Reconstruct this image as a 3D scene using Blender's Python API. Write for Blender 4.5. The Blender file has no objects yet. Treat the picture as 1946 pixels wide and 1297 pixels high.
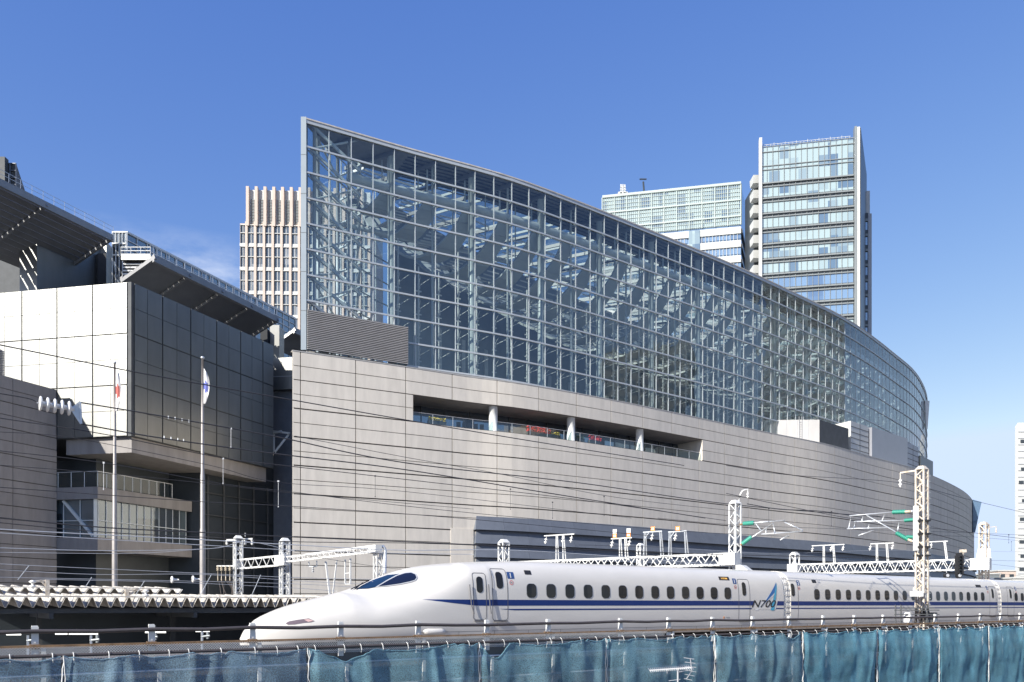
import bpy, bmesh, math, random
from mathutils import Vector, Matrix, noise
random.seed(7)
R = math.radians
S = bpy.context.scene

# ---------------------------------------------------------------- camera, world, sun, exposure
# metres; rail level is z = 0, the street lies 7 m lower; the camera stands level, looking along +Y, with a lens shift
F, CX, HY, CZ = 1560.0, 973.0, 1150.0, 1.65
cam = bpy.data.cameras.new('camera'); camo = bpy.data.objects.new('camera', cam)
S.collection.objects.link(camo)
camo.location = (0, 0, CZ); camo.rotation_euler = (R(90), 0, 0)
cam.sensor_width = 36; cam.lens = F / 1946 * 36
cam.shift_y = (HY - 648.5) / 1946
cam.clip_start = .5; cam.clip_end = 6000
S.camera = camo

SUN_EL, SUN_A = 30.0, 43.0            # elevation, angle left of the line straight behind the camera
sd = Vector((-math.sin(R(SUN_A)) * math.cos(R(SUN_EL)), -math.cos(R(SUN_A)) * math.cos(R(SUN_EL)), math.sin(R(SUN_EL))))
W = bpy.data.worlds.new('World'); S.world = W; W.use_nodes = True
wn, wl = W.node_tree.nodes, W.node_tree.links
for x in list(wn): wn.remove(x)
wo = wn.new('ShaderNodeOutputWorld'); wb = wn.new('ShaderNodeBackground'); sky = wn.new('ShaderNodeTexSky')
sky.sky_type = 'NISHITA'; sky.sun_disc = False; sky.sun_elevation = R(SUN_EL); sky.sun_rotation = R(180 + SUN_A)
sky.altitude = 0; sky.air_density = 1.0; sky.dust_density = .35; sky.ozone_density = 4.0
wb.inputs[1].default_value = .15
# a faint low cloud bank
tc = wn.new('ShaderNodeTexCoord'); mp = wn.new('ShaderNodeMapping'); nz = wn.new('ShaderNodeTexNoise')
mp.inputs['Scale'].default_value = (3.2, 3.2, 8.0); mp.inputs['Location'].default_value = (1.3, .2, 0)
nz.inputs['Scale'].default_value = 2.3; nz.inputs['Detail'].default_value = 9; nz.inputs['Roughness'].default_value = .62
wl.new(tc.outputs['Generated'], mp.inputs[0]); wl.new(mp.outputs[0], nz.inputs[0])
sp = wn.new('ShaderNodeSeparateXYZ'); wl.new(tc.outputs['Generated'], sp.inputs[0])
cr = wn.new('ShaderNodeMapRange'); cr.inputs[1].default_value = .50; cr.inputs[2].default_value = .80; wl.new(nz.outputs[0], cr.inputs[0])
hz = wn.new('ShaderNodeMapRange'); hz.inputs[1].default_value = .395; hz.inputs[2].default_value = .34; wl.new(sp.outputs[2], hz.inputs[0])
xm = wn.new('ShaderNodeMapRange'); xm.inputs[1].default_value = -.15; xm.inputs[2].default_value = -.32; wl.new(sp.outputs[0], xm.inputs[0])
m1 = wn.new('ShaderNodeMath'); m1.operation = 'MULTIPLY'; wl.new(cr.outputs[0], m1.inputs[0]); wl.new(hz.outputs[0], m1.inputs[1])
m2 = wn.new('ShaderNodeMath'); m2.operation = 'MULTIPLY'; wl.new(m1.outputs[0], m2.inputs[0]); wl.new(xm.outputs[0], m2.inputs[1])
cm = wn.new('ShaderNodeMix'); cm.data_type = 'RGBA'; wl.new(m2.outputs[0], cm.inputs[0])
cm.inputs[7].default_value = (4.2, 4.4, 4.8, 1)
# clear winter air: per-channel response of the sky
sc_ = wn.new('ShaderNodeSeparateColor'); co_ = wn.new('ShaderNodeCombineColor'); wl.new(sky.outputs[0], sc_.inputs[0])
for i_, (ga, gm, cap) in enumerate(((.68, 1.3, 2.75), (.71, 1.0, 3.35), (1.62, .48, 5.0))):
    pw = wn.new('ShaderNodeMath'); pw.operation = 'POWER'; pw.inputs[1].default_value = gm; wl.new(sc_.outputs[i_], pw.inputs[0])
    mu = wn.new('ShaderNodeMath'); mu.operation = 'MULTIPLY'; mu.inputs[1].default_value = ga; wl.new(pw.outputs[0], mu.inputs[0])
    mi_ = wn.new('ShaderNodeMath'); mi_.operation = 'MINIMUM'; mi_.inputs[1].default_value = cap; wl.new(mu.outputs[0], mi_.inputs[0]); wl.new(mi_.outputs[0], co_.inputs[i_])
wl.new(co_.outputs[0], cm.inputs[6])
wl.new(cm.outputs[2], wb.inputs[0]); wl.new(wb.outputs[0], wo.inputs[0])
sl = bpy.data.lights.new('sun', 'SUN'); slo = bpy.data.objects.new('sun', sl); S.collection.objects.link(slo)
sl.energy = 5.0; sl.angle = R(.53); sl.color = (1, .955, .865); slo.rotation_euler = sd.to_track_quat('Z', 'Y').to_euler()
slo.location = (-60, -100, 90)
S.view_settings.view_transform = 'Standard'; S.view_settings.look = 'None'
S.view_settings.gamma = 1; S.view_settings.exposure = .72
S.cycles.max_bounces = 8; S.cycles.transparent_max_bounces = 24; S.cycles.glossy_bounces = 5; S.cycles.diffuse_bounces = 3

# ---------------------------------------------------------------- helpers
TX, TY = .8077, .5896                  # the tracks run along t; n points across them, away from the camera
t3 = Vector((TX, TY, 0)); n3 = Vector((-TY, TX, 0)); UP = Vector((0, 0, 1))
def P(u, v, Y): return Vector(((u - CX) / F * Y, Y, CZ + (HY - v) / F * Y))
def tp(a, b, z): return t3 * a + n3 * b + UP * z
def a_at(u, b):
    m = (u - CX) / F; return b * (m * TX + TY) / (TX - m * TY)
def at(u, v, b):
    a = a_at(u, b); Y = a * TY + b * TX; return tp(a, b, CZ + (HY - v) / F * Y)
def atA(u, v, a):
    m = (u - CX) / F; b = a * (TX - m * TY) / (m * TX + TY); Y = a * TY + b * TX
    return tp(a, b, CZ + (HY - v) / F * Y)
def V(*a): return Vector(a)

ORG = {}
def thing(name, label, cat, loc=(0, 0, 0), group=None):
    o = bpy.data.objects.new(name, None); S.collection.objects.link(o); o.location = loc
    o.empty_display_size = .5
    o['label'] = label; o['category'] = cat
    if group: o['group'] = group
    ORG[o.name] = Vector(loc); return o
def tag(o, label, cat, group=None):
    o['label'] = label; o['category'] = cat
    if group: o['group'] = group
    return o
def stru(o): o['kind'] = 'structure'; return o

class MB:
    def __init__(s): s.v = []; s.f = []; s.mi = []; s.cur = 0
    def add(s, vs, fs):
        k = len(s.v); s.v += [Vector(p) for p in vs]
        for f in fs: s.f.append([i + k for i in f]); s.mi.append(s.cur)
        return s
    def quad(s, a, b, c, d): return s.add([a, b, c, d], [(0, 1, 2, 3)])
    def hexa(s, b4, t4):
        return s.add(list(b4) + list(t4), [(3, 2, 1, 0), (4, 5, 6, 7), (0, 1, 5, 4), (1, 2, 6, 5), (2, 3, 7, 6), (3, 0, 4, 7)])
    def obox(s, o, x, y, z):           # corner o, edge vectors
        o = Vector(o); x = Vector(x); y = Vector(y); z = Vector(z)
        if x.cross(y).dot(z) < 0: o = o + x; x = -x
        return s.hexa([o, o + x, o + x + y, o + y], [o + z, o + x + z, o + x + y + z, o + y + z])
    def box(s, x0, x1, y0, y1, z0, z1): return s.obox((x0, y0, z0), (x1 - x0, 0, 0), (0, y1 - y0, 0), (0, 0, z1 - z0))
    def beam(s, p, q, w, h=None, up=UP):
        p = Vector(p); q = Vector(q); h = h or w; d = q - p
        if d.length < 1e-6: return s
        dn = d.normalized(); up = Vector(up)
        if abs(dn.dot(up)) > .98: up = Vector((TX, TY, 0))
        sx = dn.cross(up).normalized(); sz = sx.cross(dn).normalized()
        return s.obox(p - sx * w / 2 - sz * h / 2, sx * w, d, sz * h)
    def tube(s, pts, r, n=6, cap=True):
        pts = [Vector(p) for p in pts]; rs = r if isinstance(r, (list, tuple)) else [r] * len(pts)
        k = len(s.v); N = len(pts)
        for i, p in enumerate(pts):
            d = (pts[min(i + 1, N - 1)] - pts[max(i - 1, 0)]).normalized()
            u = UP if abs(d.z) < .95 else Vector((TX, TY, 0))
            x = d.cross(u).normalized(); y = x.cross(d).normalized()
            for j in range(n):
                a = 2 * math.pi * j / n; s.v.append(p + x * math.cos(a) * rs[i] + y * math.sin(a) * rs[i])
        for i in range(N - 1):
            for j in range(n):
                j2 = (j + 1) % n; s.f.append([k + i * n + j, k + i * n + j2, k + (i + 1) * n + j2, k + (i + 1) * n + j]); s.mi.append(s.cur)
        if cap:
            s.f.append([k + j for j in range(n)]); s.mi.append(s.cur)
            s.f.append([k + (N - 1) * n + j for j in reversed(range(n))]); s.mi.append(s.cur)
        return s
    def lathe(s, base, axis, prof, n=12):   # prof: (distance along axis, radius)
        ax = Vector(axis).normalized(); base = Vector(base)
        return s.tube([base + ax * max(d, i * 1e-5) for i, (d, r) in enumerate(prof)], [max(r, 1e-4) for d, r in prof], n)
    def build(s, name, mat, parent=None, smooth=False):
        me = bpy.data.meshes.new(name); o = bpy.data.objects.new(name, me); S.collection.objects.link(o)
        off = Vector((0, 0, 0))
        if parent is not None: off = ORG[parent.name]; o.parent = parent; ORG[o.name] = off.copy()
        else:
            if s.v:
                zs = min(p.z for p in s.v); c = sum(s.v, Vector()) / len(s.v); off = Vector((c.x, c.y, zs))
            o.location = off; ORG[o.name] = off.copy()
        me.from_pydata([p - off for p in s.v], [], s.f)
        mats = mat if isinstance(mat, (list, tuple)) else [mat]
        for m in mats: me.materials.append(m)
        if len(mats) > 1: me.polygons.foreach_set('material_index', s.mi)
        if smooth: me.polygons.foreach_set('use_smooth', [True] * len(me.polygons))
        me.update()
        bm = bmesh.new(); bm.from_mesh(me); bmesh.ops.recalc_face_normals(bm, faces=bm.faces) if getattr(s, 'rec', False) else None
        bm.to_mesh(me); bm.free()
        return o

def mat(name, col, rough=.6, metal=0, nscale=0, namt=0, bump=0, bscale=8, spec=.5, coat=0, streak=0, dirt=None, isl=0):
    m = bpy.data.materials.new(name); m.use_nodes = True; N, L = m.node_tree.nodes, m.node_tree.links
    b = N['Principled BSDF']; b.inputs['Base Color'].default_value = (*col, 1)
    b.inputs['Roughness'].default_value = rough; b.inputs['Metallic'].default_value = metal
    b.inputs['Specular IOR Level'].default_value = spec; b.inputs['Coat Weight'].default_value = coat
    tcn = N.new('ShaderNodeTexCoord')
    if namt:
        nn = N.new('ShaderNodeTexNoise'); nn.inputs['Scale'].default_value = nscale; nn.inputs['Detail'].default_value = 6
        nn.inputs['Roughness'].default_value = .6
        mpn = N.new('ShaderNodeMapping'); L.new(tcn.outputs['Object'], mpn.inputs[0]); L.new(mpn.outputs[0], nn.inputs[0])
        if streak: mpn.inputs['Scale'].default_value = (1, 1, 1 / streak)
        mr = N.new('ShaderNodeMapRange'); mr.inputs[1].default_value = .3; mr.inputs[2].default_value = .7
        L.new(nn.outputs[0], mr.inputs[0])
        mx = N.new('ShaderNodeMix'); mx.data_type = 'RGBA'
        lo = dirt or tuple(c * (1 - namt) for c in col)
        mx.inputs[6].default_value = (*lo, 1); mx.inputs[7].default_value = (*[min(1, c * (1 + namt * .6)) for c in col], 1)
        L.new(mr.outputs[0], mx.inputs[0]); L.new(mx.outputs[2], b.inputs['Base Color'])
    if isl:
        ge = N.new('ShaderNodeNewGeometry'); rm = N.new('ShaderNodeMapRange'); rm.inputs[3].default_value = 1 - isl; rm.inputs[4].default_value = 1 + isl * .6
        L.new(ge.outputs['Random Per Island'], rm.inputs[0]); hv = N.new('ShaderNodeHueSaturation'); L.new(rm.outputs[0], hv.inputs['Value'])
        if namt: L.new(mx.outputs[2], hv.inputs['Color'])
        else: hv.inputs['Color'].default_value = (*col, 1)
        L.new(hv.outputs[0], b.inputs['Base Color'])
    if bump:
        n2 = N.new('ShaderNodeTexNoise'); n2.inputs['Scale'].default_value = bscale; n2.inputs['Detail'].default_value = 5
        L.new(tcn.outputs['Object'], n2.inputs[0])
        bp = N.new('ShaderNodeBump'); bp.inputs['Strength'].default_value = bump; bp.inputs['Distance'].default_value = .02
        L.new(n2.outputs[0], bp.inputs['Height']); L.new(bp.outputs[0], b.inputs['Normal'])
    return m
def emis(name, col, st):
    m = mat(name, col); b = m.node_tree.nodes['Principled BSDF']
    b.inputs['Emission Color'].default_value = (*col, 1); b.inputs['Emission Strength'].default_value = st; return m
def glass(name, tint, ior=1.5, base=.06, wob=.0, wscale=.6, rough=.0):
    m = bpy.data.materials.new(name); m.use_nodes = True; N, L = m.node_tree.nodes, m.node_tree.links
    for x in list(N): N.remove(x)
    o = N.new('ShaderNodeOutputMaterial'); mx = N.new('ShaderNodeMixShader'); tr = N.new('ShaderNodeBsdfTransparent'); gl = N.new('ShaderNodeBsdfGlossy')
    tr.inputs[0].default_value = (*tint, 1); gl.inputs['Roughness'].default_value = rough; gl.inputs[0].default_value = (.95, .98, 1, 1)
    fr = N.new('ShaderNodeFresnel'); fr.inputs[0].default_value = ior
    ge = N.new('ShaderNodeNewGeometry'); mb_ = N.new('ShaderNodeMapRange'); mb_.inputs[3].default_value = ior; mb_.inputs[4].default_value = 1 / ior
    L.new(ge.outputs['Backfacing'], mb_.inputs[0]); L.new(mb_.outputs[0], fr.inputs[0])   # a pane reflects alike from both sides
    mr = N.new('ShaderNodeMapRange'); mr.inputs[3].default_value = base; L.new(fr.outputs[0], mr.inputs[0])
    L.new(mr.outputs[0], mx.inputs[0]); L.new(tr.outputs[0], mx.inputs[1]); L.new(gl.outputs[0], mx.inputs[2]); L.new(mx.outputs[0], o.inputs[0])
    if wob:
        tcn = N.new('ShaderNodeTexCoord'); n2 = N.new('ShaderNodeTexNoise'); n2.inputs['Scale'].default_value = wscale; n2.inputs['Detail'].default_value = 1
        L.new(tcn.outputs['Object'], n2.inputs[0]); bp = N.new('ShaderNodeBump'); bp.inputs['Strength'].default_value = wob; bp.inputs['Distance'].default_value = .1
        L.new(n2.outputs[0], bp.inputs['Height']); L.new(bp.outputs[0], gl.inputs['Normal']); 
    return m

M = dict(
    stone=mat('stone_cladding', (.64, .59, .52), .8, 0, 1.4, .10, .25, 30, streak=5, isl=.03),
    stone_dark=mat('stone_backing', (.07, .065, .06), .9),
    coping=mat('coping_metal', (.5, .48, .45), .5, .2, 1, .08),
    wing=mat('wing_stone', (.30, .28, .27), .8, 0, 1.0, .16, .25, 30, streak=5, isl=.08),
    white_panel=mat('white_metal_panel', (.25, .25, .24), .46, .95, .5, .12, spec=.5, streak=4, isl=.05),
    post=mat('prow_post_paint', (.20, .24, .28), .5, .1, 1, .06),
    steel=mat('painted_steel', (.47, .50, .52), .45, .2, 2, .06),
    steel_in=mat('interior_steel', (.62, .66, .67), .5, .0, 1, .08),
    rearw=mat('rear_wall_panel', (.34, .36, .37), .6, 0, .3, .12),
    hull=mat('hull_panel', (.50, .53, .53), .5, 0, .3, .10, isl=.10),
    soffit=mat('roof_soffit', (.27, .26, .24), .6, 0, 1, .2),
    louver=mat('louver_metal', (.52, .49, .47), .45, .3, 1, .08),
    clad=mat('blue_grey_cladding', (.13, .145, .175), .5, .1, .7, .14, isl=.06),
    canopy=mat('canopy_metal', (.26, .26, .265), .45, .3, .6, .10),
    col_in=mat('interior_column_paint', (.47, .51, .52), .45, .1, 1, .05),
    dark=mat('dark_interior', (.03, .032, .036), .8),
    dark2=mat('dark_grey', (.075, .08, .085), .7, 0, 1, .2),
    white=mat('white_paint', (.68, .68, .66), .5, 0, 3, .08),
    white_old=mat('weathered_white_steel', (.62, .58, .52), .55, 0, 5, .22, dirt=(.45, .36, .26)),
    galv=mat('galvanised_steel', (.60, .62, .64), .4, .5, 4, .12),
    wire=mat('wire_dark', (.035, .035, .04), .6),
    copper=mat('wire_copper', (.12, .10, .09), .5, .3),
    porcelain=mat('porcelain', (.78, .77, .74), .15, 0, spec=.6),
    green_ins=mat('green_insulator', (.04, .27, .20), .35, spec=.5),
    rust=mat('rusty_steel', (.26, .16, .085), .8, 0, 5, .4, .3, 20),
    pipe=mat('dark_pipe', (.10, .085, .08), .5, .3, 4, .2),
    ballast=mat('ballast_stone', (.23, .20, .18), .95, 0, 14, .5, 1, 25),
    concrete=mat('concrete', (.17, .165, .16), .85, 0, 1, .22, .4, 14, streak=4),
    asphalt=mat('asphalt', (.06, .06, .062), .9, 0, 1, .2, .4, 20),
    body=mat('train_white_paint', (.625, .60, .56), .28, 0, .6, .05, coat=.15, streak=.3),
    blue=mat('train_blue_paint', (.008, .03, .15), .35, 0, spec=.3),
    seam=mat('seam_dark', (.12, .12, .13), .6),
    rubber=mat('rubber_black', (.02, .02, .022), .5),
    grey=mat('mid_grey_paint', (.42, .43, .45), .5, 0, 2, .1),
    orange=mat('orange_paint', (.75, .26, .04), .5),
    red=mat('red_fabric', (.62, .03, .03), .7, 0, 6, .3),
    red_m=mat('red_paint', (.6, .05, .05), .5),
    yellow=mat('yellow_flowers', (.5, .38, .06), .8, 0, 8, .4),
    leaf=mat('leaf_green', (.07, .11, .04), .7, 0, 9, .4),
    beige=mat('beige_cladding', (.55, .45, .385), .7, 0, .5, .07),
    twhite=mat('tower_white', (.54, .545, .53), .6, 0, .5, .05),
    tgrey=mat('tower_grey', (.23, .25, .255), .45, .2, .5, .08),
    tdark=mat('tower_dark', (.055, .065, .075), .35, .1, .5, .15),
    roofm=mat('corrugated_roof', (.60, .575, .53), .6, .1, 2.5, .35, dirt=(.25, .22, .18), isl=.12),
    rope=mat('lacing_rope', (.62, .62, .60), .8, 0, 6, .3),
    gold=mat('antenna_metal', (.7, .7, .7), .35, .7),
)
def winmat(name, col, dark, scale=(1, 1, 1), rough=.06, refl=.35, cells=1.0, ior=1.55):
    """opaque window glass: some panes have pale blinds, some are dark; all carry a clear reflection"""
    m = bpy.data.materials.new(name); m.use_nodes = True; N, L = m.node_tree.nodes, m.node_tree.links
    b = N['Principled BSDF']; b.inputs['Roughness'].default_value = .5; b.inputs['Specular IOR Level'].default_value = .3
    tcn = N.new('ShaderNodeTexCoord'); mpn = N.new('ShaderNodeMapping'); mpn.inputs['Scale'].default_value = scale
    L.new(tcn.outputs['Object'], mpn.inputs[0])
    wn_ = N.new('ShaderNodeTexWhiteNoise'); sn = N.new('ShaderNodeVectorMath'); sn.operation = 'FLOOR'
    L.new(mpn.outputs[0], sn.inputs[0]); L.new(sn.outputs[0], wn_.inputs[0])
    mr = N.new('ShaderNodeMapRange'); mr.inputs[1].default_value = .12 * cells; mr.inputs[2].default_value = .16 * cells + .3; L.new(wn_.outputs[0], mr.inputs[0])
    mx = N.new('ShaderNodeMix'); mx.data_type = 'RGBA'; mx.inputs[6].default_value = (*dark, 1); mx.inputs[7].default_value = (*col, 1)
    L.new(mr.outputs[0], mx.inputs[0]); L.new(mx.outputs[2], b.inputs['Base Color'])
    gl = N.new('ShaderNodeBsdfGlossy'); gl.inputs['Roughness'].default_value = rough; gl.inputs[0].default_value = (.85, .93, 1, 1)
    ms = N.new('ShaderNodeMixShader'); fr = N.new('ShaderNodeFresnel'); fr.inputs[0].default_value = ior
    r2 = N.new('ShaderNodeMapRange'); r2.inputs[3].default_value = refl; L.new(fr.outputs[0], r2.inputs[0])
    n2 = N.new('ShaderNodeTexNoise'); n2.inputs['Scale'].default_value = .35; L.new(tcn.outputs['Object'], n2.inputs[0])
    bp = N.new('ShaderNodeBump'); bp.inputs['Strength'].default_value = .25; bp.inputs['Distance'].default_value = .06
    L.new(n2.outputs[0], bp.inputs['Height']); L.new(bp.outputs[0], gl.inputs['Normal'])
    L.new(r2.outputs[0], ms.inputs[0]); L.new(b.outputs[0], ms.inputs[1]); L.new(gl.outputs[0], ms.inputs[2])
    L.new(ms.outputs[0], N['Material Output'].inputs[0])
    return m
M['hall_glass'] = glass('hall_glass', (.70, .76, .755), 1.72, .02, .35, .22)
M['back_glass'] = glass('rear_hall_glass', (.80, .88, .92), 1.5, .04)
M['skylight'] = glass('skylight_glass', (.50, .55, .56), 1.5, .04)
M['clear_glass'] = glass('railing_glass', (.75, .85, .85), 1.45, .05)
M['terrace_glass'] = winmat('terrace_glass', (.03, .05, .08), (.01, .012, .02), (.5, .5, .5), .04, .25)
M['train_glass'] = winmat('train_window_glass', (.006, .0055, .005), (.02, .018, .015), (1, 1, .01), .05, .0, ior=1.32)
M['win_beige'] = winmat('dark_blue_glazing', (.30, .32, .34), (.045, .065, .085), (.22, .22, .3), .05, .12, 5)
M['win_green'] = winmat('pale_green_glazing', (.36, .45, .44), (.09, .15, .22), (.30, .30, .24), .08, .15, .7)
M['win_sky'] = winmat('sky_glazing', (.16, .26, .40), (.07, .13, .24), (.2, .2, .1), .05, .3)
M['win_dark'] = winmat('grey_glazing', (.07, .10, .12), (.02, .03, .04), (.3, .3, .3), .05, .2)
# ================================================================ LARGE STRUCTURE
GZ = -7.0
g = MB().quad((-3000, -3000, GZ), (3000, -3000, GZ), (3000, 5000, GZ), (-3000, 5000, GZ)); stru(g.build('ground', M['asphalt']))
# viaduct deck carrying the tracks (b 17.3 .. 52)
d = MB()
def slab(mb, a0, a1, b0, b1, z0, z1): mb.obox(tp(a0, b0, z0), t3 * (a1 - a0), n3 * (b1 - b0), UP * (z1 - z0))
slab(d, -60, 260, 17.65, 34.5, -1.2, -.25); slab(d, -60, 260, 34.6, 66, -4.4, -3.2)
stru(d.build('track_bed', M['ballast']))
d = MB(); slab(d, -60, 260, 17.35, 17.62, -6.9, .62); slab(d, -60, 260, 34.55, 34.75, -3.19, .05); slab(d, -60, 260, 66, 66.3, -6.9, -2.2)
stru(d.build('viaduct_wall', M['concrete']))
rl = MB()
for b in (27.9, 29.35, 23.2, 24.65): rl.obox(tp(-60, b, -.24), t3 * 300, n3 * .07, UP * .17)
stru(rl.build('rail_track', M['rust']))

# ---------------------------------------------------------------- plan curves of the exhibition hall
H = 26.7
def cat(pts, n=14):
    out = []; q = [2 * pts[0] - pts[1]] + pts + [2 * pts[-1] - pts[-2]]
    for i in range(1, len(q) - 2):
        for k in range(n):
            s = k / n; a, b, c, e = q[i - 1], q[i], q[i + 1], q[i + 2]
            out.append(.5 * ((2 * b) + (-a + c) * s + (2 * a - 5 * b + 4 * c - e) * s * s + (-a + 3 * b - 3 * c + e) * s ** 3))
    out.append(pts[-1]); return out
class Curve:
    def __init__(s, pts, smooth=2):
        p = [Vector((x, y, 0)) for x, y in pts]; c = cat(p)
        for _ in range(smooth * 5):
            c = [c[0]] + [(c[i - 1] + c[i] * 2 + c[i + 1]) / 4 for i in range(1, len(c) - 1)] + [c[-1]]
        s.c = c; s.L = [0]
        for i in range(1, len(c)): s.L.append(s.L[-1] + (c[i] - c[i - 1]).length)
        s.len = s.L[-1]
    def at(s, d, off=0, z=0):
        import bisect
        dd = min(max(d, 0), s.len - 1e-6); i = min(max(bisect.bisect_right(s.L, dd) - 1, 0), len(s.c) - 2)
        f = (d - s.L[i]) / (s.L[i + 1] - s.L[i]); p = s.c[i].lerp(s.c[i + 1], f)
        j0 = max(i - 2, 0); j1 = min(i + 3, len(s.c) - 1); tdir = (s.c[j1] - s.c[j0]).normalized()
        nn = Vector((tdir.y, -tdir.x, 0))            # outward, towards the camera side
        return p + nn * off + UP * z
    def u_at(s, u):                                   # arc length at which the wall is seen at column u
        best = None
        for i in range(len(s.c) - 1):
            a, b = s.c[i], s.c[i + 1]; ua = CX + F * a.x / a.y; ub = CX + F * b.x / b.y
            if (ua - u) * (ub - u) <= 0: return s.L[i] + (u - ua) / (ub - ua + 1e-9) * (s.L[i + 1] - s.L[i])
        return s.len
stone_pts = [(-.864, 3.230), (-.443, 3.454), (-.169, 3.611), (.064, 3.725), (.55, 4.05), (1.08, 4.455), (1.540, 4.807), (1.972, 5.123), (2.499, 5.612), (2.944, 6.012), (3.24, 6.341), (3.62, 6.783), (4.02, 7.29), (4.39, 7.83), (4.625, 8.22), (4.72, 8.55), (4.70, 9.1), (4.45, 9.7), (4.0, 10.2)]
glass_pts = [(-.812, 3.235), (-.42, 3.455), (-.03, 3.66), (.30, 3.89), (.7186, 4.21), (1.272, 4.645), (1.792, 5.093), (2.186, 5.447), (2.575, 5.865), (2.933, 6.286), (3.26, 6.681), (3.59, 7.171), (3.875, 7.67), (4.02, 8.02), (4.07, 8.6), (3.9, 9.2), (3.6, 9.6)]
SC = Curve([(x * H, y * H) for x, y in stone_pts]); GC = Curve([(x * H * 1.05, y * H * 1.05) for x, y in glass_pts])
GC.c = [p for p in GC.c]
ZS = CZ + H                        # top of the stone wall
ZG = CZ + H * 1.908 * 1.05; ZSG = CZ + H * 1.05                # top of the glass hall
hall = thing('exhibition_hall', 'long curved hall of blue glass on a grey stone base, pointed at its left end', 'building', (0, 110, GZ))

# stone panels with real joints
def panel(mb, C, s0, s1, z0, z1, thick=.12, off=0):
    n = max(1, int((s1 - s0) / 1.5)); 
    for i in range(n):
        a = s0 + (s1 - s0) * i / n; b = s0 + (s1 - s0) * (i + 1) / n
        mb.hexa([C.at(a, off, z0), C.at(b, off, z0), C.at(b, off - thick, z0), C.at(a, off - thick, z0)],
                [C.at(a, off, z1), C.at(b, off, z1), C.at(b, off - thick, z1), C.at(a, off - thick, z1)])
vj = [0, SC.u_at(571)]; s = SC.u_at(676); 
while s < SC.len: vj.append(s); s += 5.78
vj.append(SC.len)
OP0, OP1 = SC.u_at(785), SC.u_at(1335); CL0 = SC.u_at(905)
zj = [ZS]
while zj[-1] > GZ: zj.append(zj[-1] - 1.5)
ZC = CZ + 10.45                    # top of the blue-grey cladding
sw = MB()
for r in range(len(zj) - 1):
    z1 = zj[r] - (.07 if r and r % 2 == 0 else .035 if r else 0); z0 = zj[r + 1] + (.035 if r % 2 == 0 else .07)
    for i in range(len(vj) - 1):
        a, b = vj[i] + .045, vj[i + 1] - .045
        segs = [(a, b)]
        if r in (2, 3):
            segs = []
            if a < OP0: segs.append((a, min(b, OP0)))
            if b > OP1: segs.append((max(a, OP1), b))
            z1 = zj[r] - (.0 if r == 2 and False else .03)
        for (p, q) in segs:
            if q - p > .05: panel(sw, SC, p, q, z0, z1)
wall = sw.build('stone_wall', M['stone'], hall)
bk = MB()
def backing(s0, s1, z0, z1, off=-.09):
    n = int((s1 - s0) / 2) + 1
    for i in range(n):
        a = s0 + (s1 - s0) * i / n; b = s0 + (s1 - s0) * (i + 1) / n
        bk.quad(SC.at(a, off, z0), SC.at(b, off, z0), SC.at(b, off, z1), SC.at(a, off, z1))
backing(0, SC.len, GZ, zj[4]); backing(0, SC.len, zj[2], ZS - .02); backing(0, OP0 - .03, zj[4], zj[2]); backing(OP1 + .03, SC.len, zj[4], zj[2])
bk.build('joint_backing', M['stone_dark'], hall)
cp = MB()
panel(cp, SC, 0, SC.len, ZS + .003, ZS + .09, .7, .04)
cp.build('coping', M['coping'], hall)
# flat terrace roof between stone wall and glass, and the end wall at the left corner
tr = MB(); n = 60
for i in range(n):
    a, b = SC.len * i / n, SC.len * (i + 1) / n
    pa, pb = SC.at(a, -.7, ZS - .05), SC.at(b, -.7, ZS - .05)
    ca, cb = pa + Vector((-4, 26, 0)), pb + Vector((-4, 26, 0))
    if i > 3: tr.quad(pa, pb, cb, ca)
tr.build('terrace_deck', M['coping'], hall)
er = MB(); c0 = SC.at(0, 0, GZ); er.obox(c0 + V(0, .02, 0), V(.12, .06, 0), V(-8.6, 32, 0), V(0, 0, ZS - GZ)); er.build('end_wall', M['stone'], hall)

# ---- recessed terrace in the stone wall
TZ0, TZ1 = zj[4], zj[2]
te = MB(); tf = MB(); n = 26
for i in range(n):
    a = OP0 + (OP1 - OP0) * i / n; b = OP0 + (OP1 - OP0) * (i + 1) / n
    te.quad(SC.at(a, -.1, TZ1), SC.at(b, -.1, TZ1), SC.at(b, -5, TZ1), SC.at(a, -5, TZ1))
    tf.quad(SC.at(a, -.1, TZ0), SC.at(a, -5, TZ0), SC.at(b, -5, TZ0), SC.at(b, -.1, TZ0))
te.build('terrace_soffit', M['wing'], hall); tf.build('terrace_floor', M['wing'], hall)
for s in (OP0, OP1): 
    q = SC.at(s, -.13, TZ0); w = SC.at(s, -5, TZ0); MB().quad(q, w, w + UP * 3, q + UP * 3).build('terrace_side_wall', M['stone'], hall)
gw = MB()
for i in range(n):
    a = OP0 + (OP1 - OP0) * i / n; b = OP0 + (OP1 - OP0) * (i + 1) / n
    gw.quad(SC.at(a, -4.6, TZ0), SC.at(b, -4.6, TZ0), SC.at(b, -4.6, TZ1), SC.at(a, -4.6, TZ1))
tgl = gw.build('terrace_glazing', M['terrace_glass'], hall)
tm = MB(); s = OP0
while s < OP1: p = SC.at(s, -4.55, TZ0); tm.beam(p, p + UP * 3, .1); s += 3
tm.build('glazing_bar', M['dark2'], tgl)
for u in (942, 1092, 1223):
    p = SC.at(SC.u_at(u), -.75, TZ0 + .001); MB().tube([p, p + UP * 2.99], .52, 24).build('round_column', M['white'], hall, True)
rr = MB(); rp = MB(); N = 18
rail_pts = [SC.at(OP0 + (OP1 - OP0) * i / 36, -.3, TZ0 + 1.15) for i in range(37)]
rr.tube(rail_pts, .03, 5)
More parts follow.
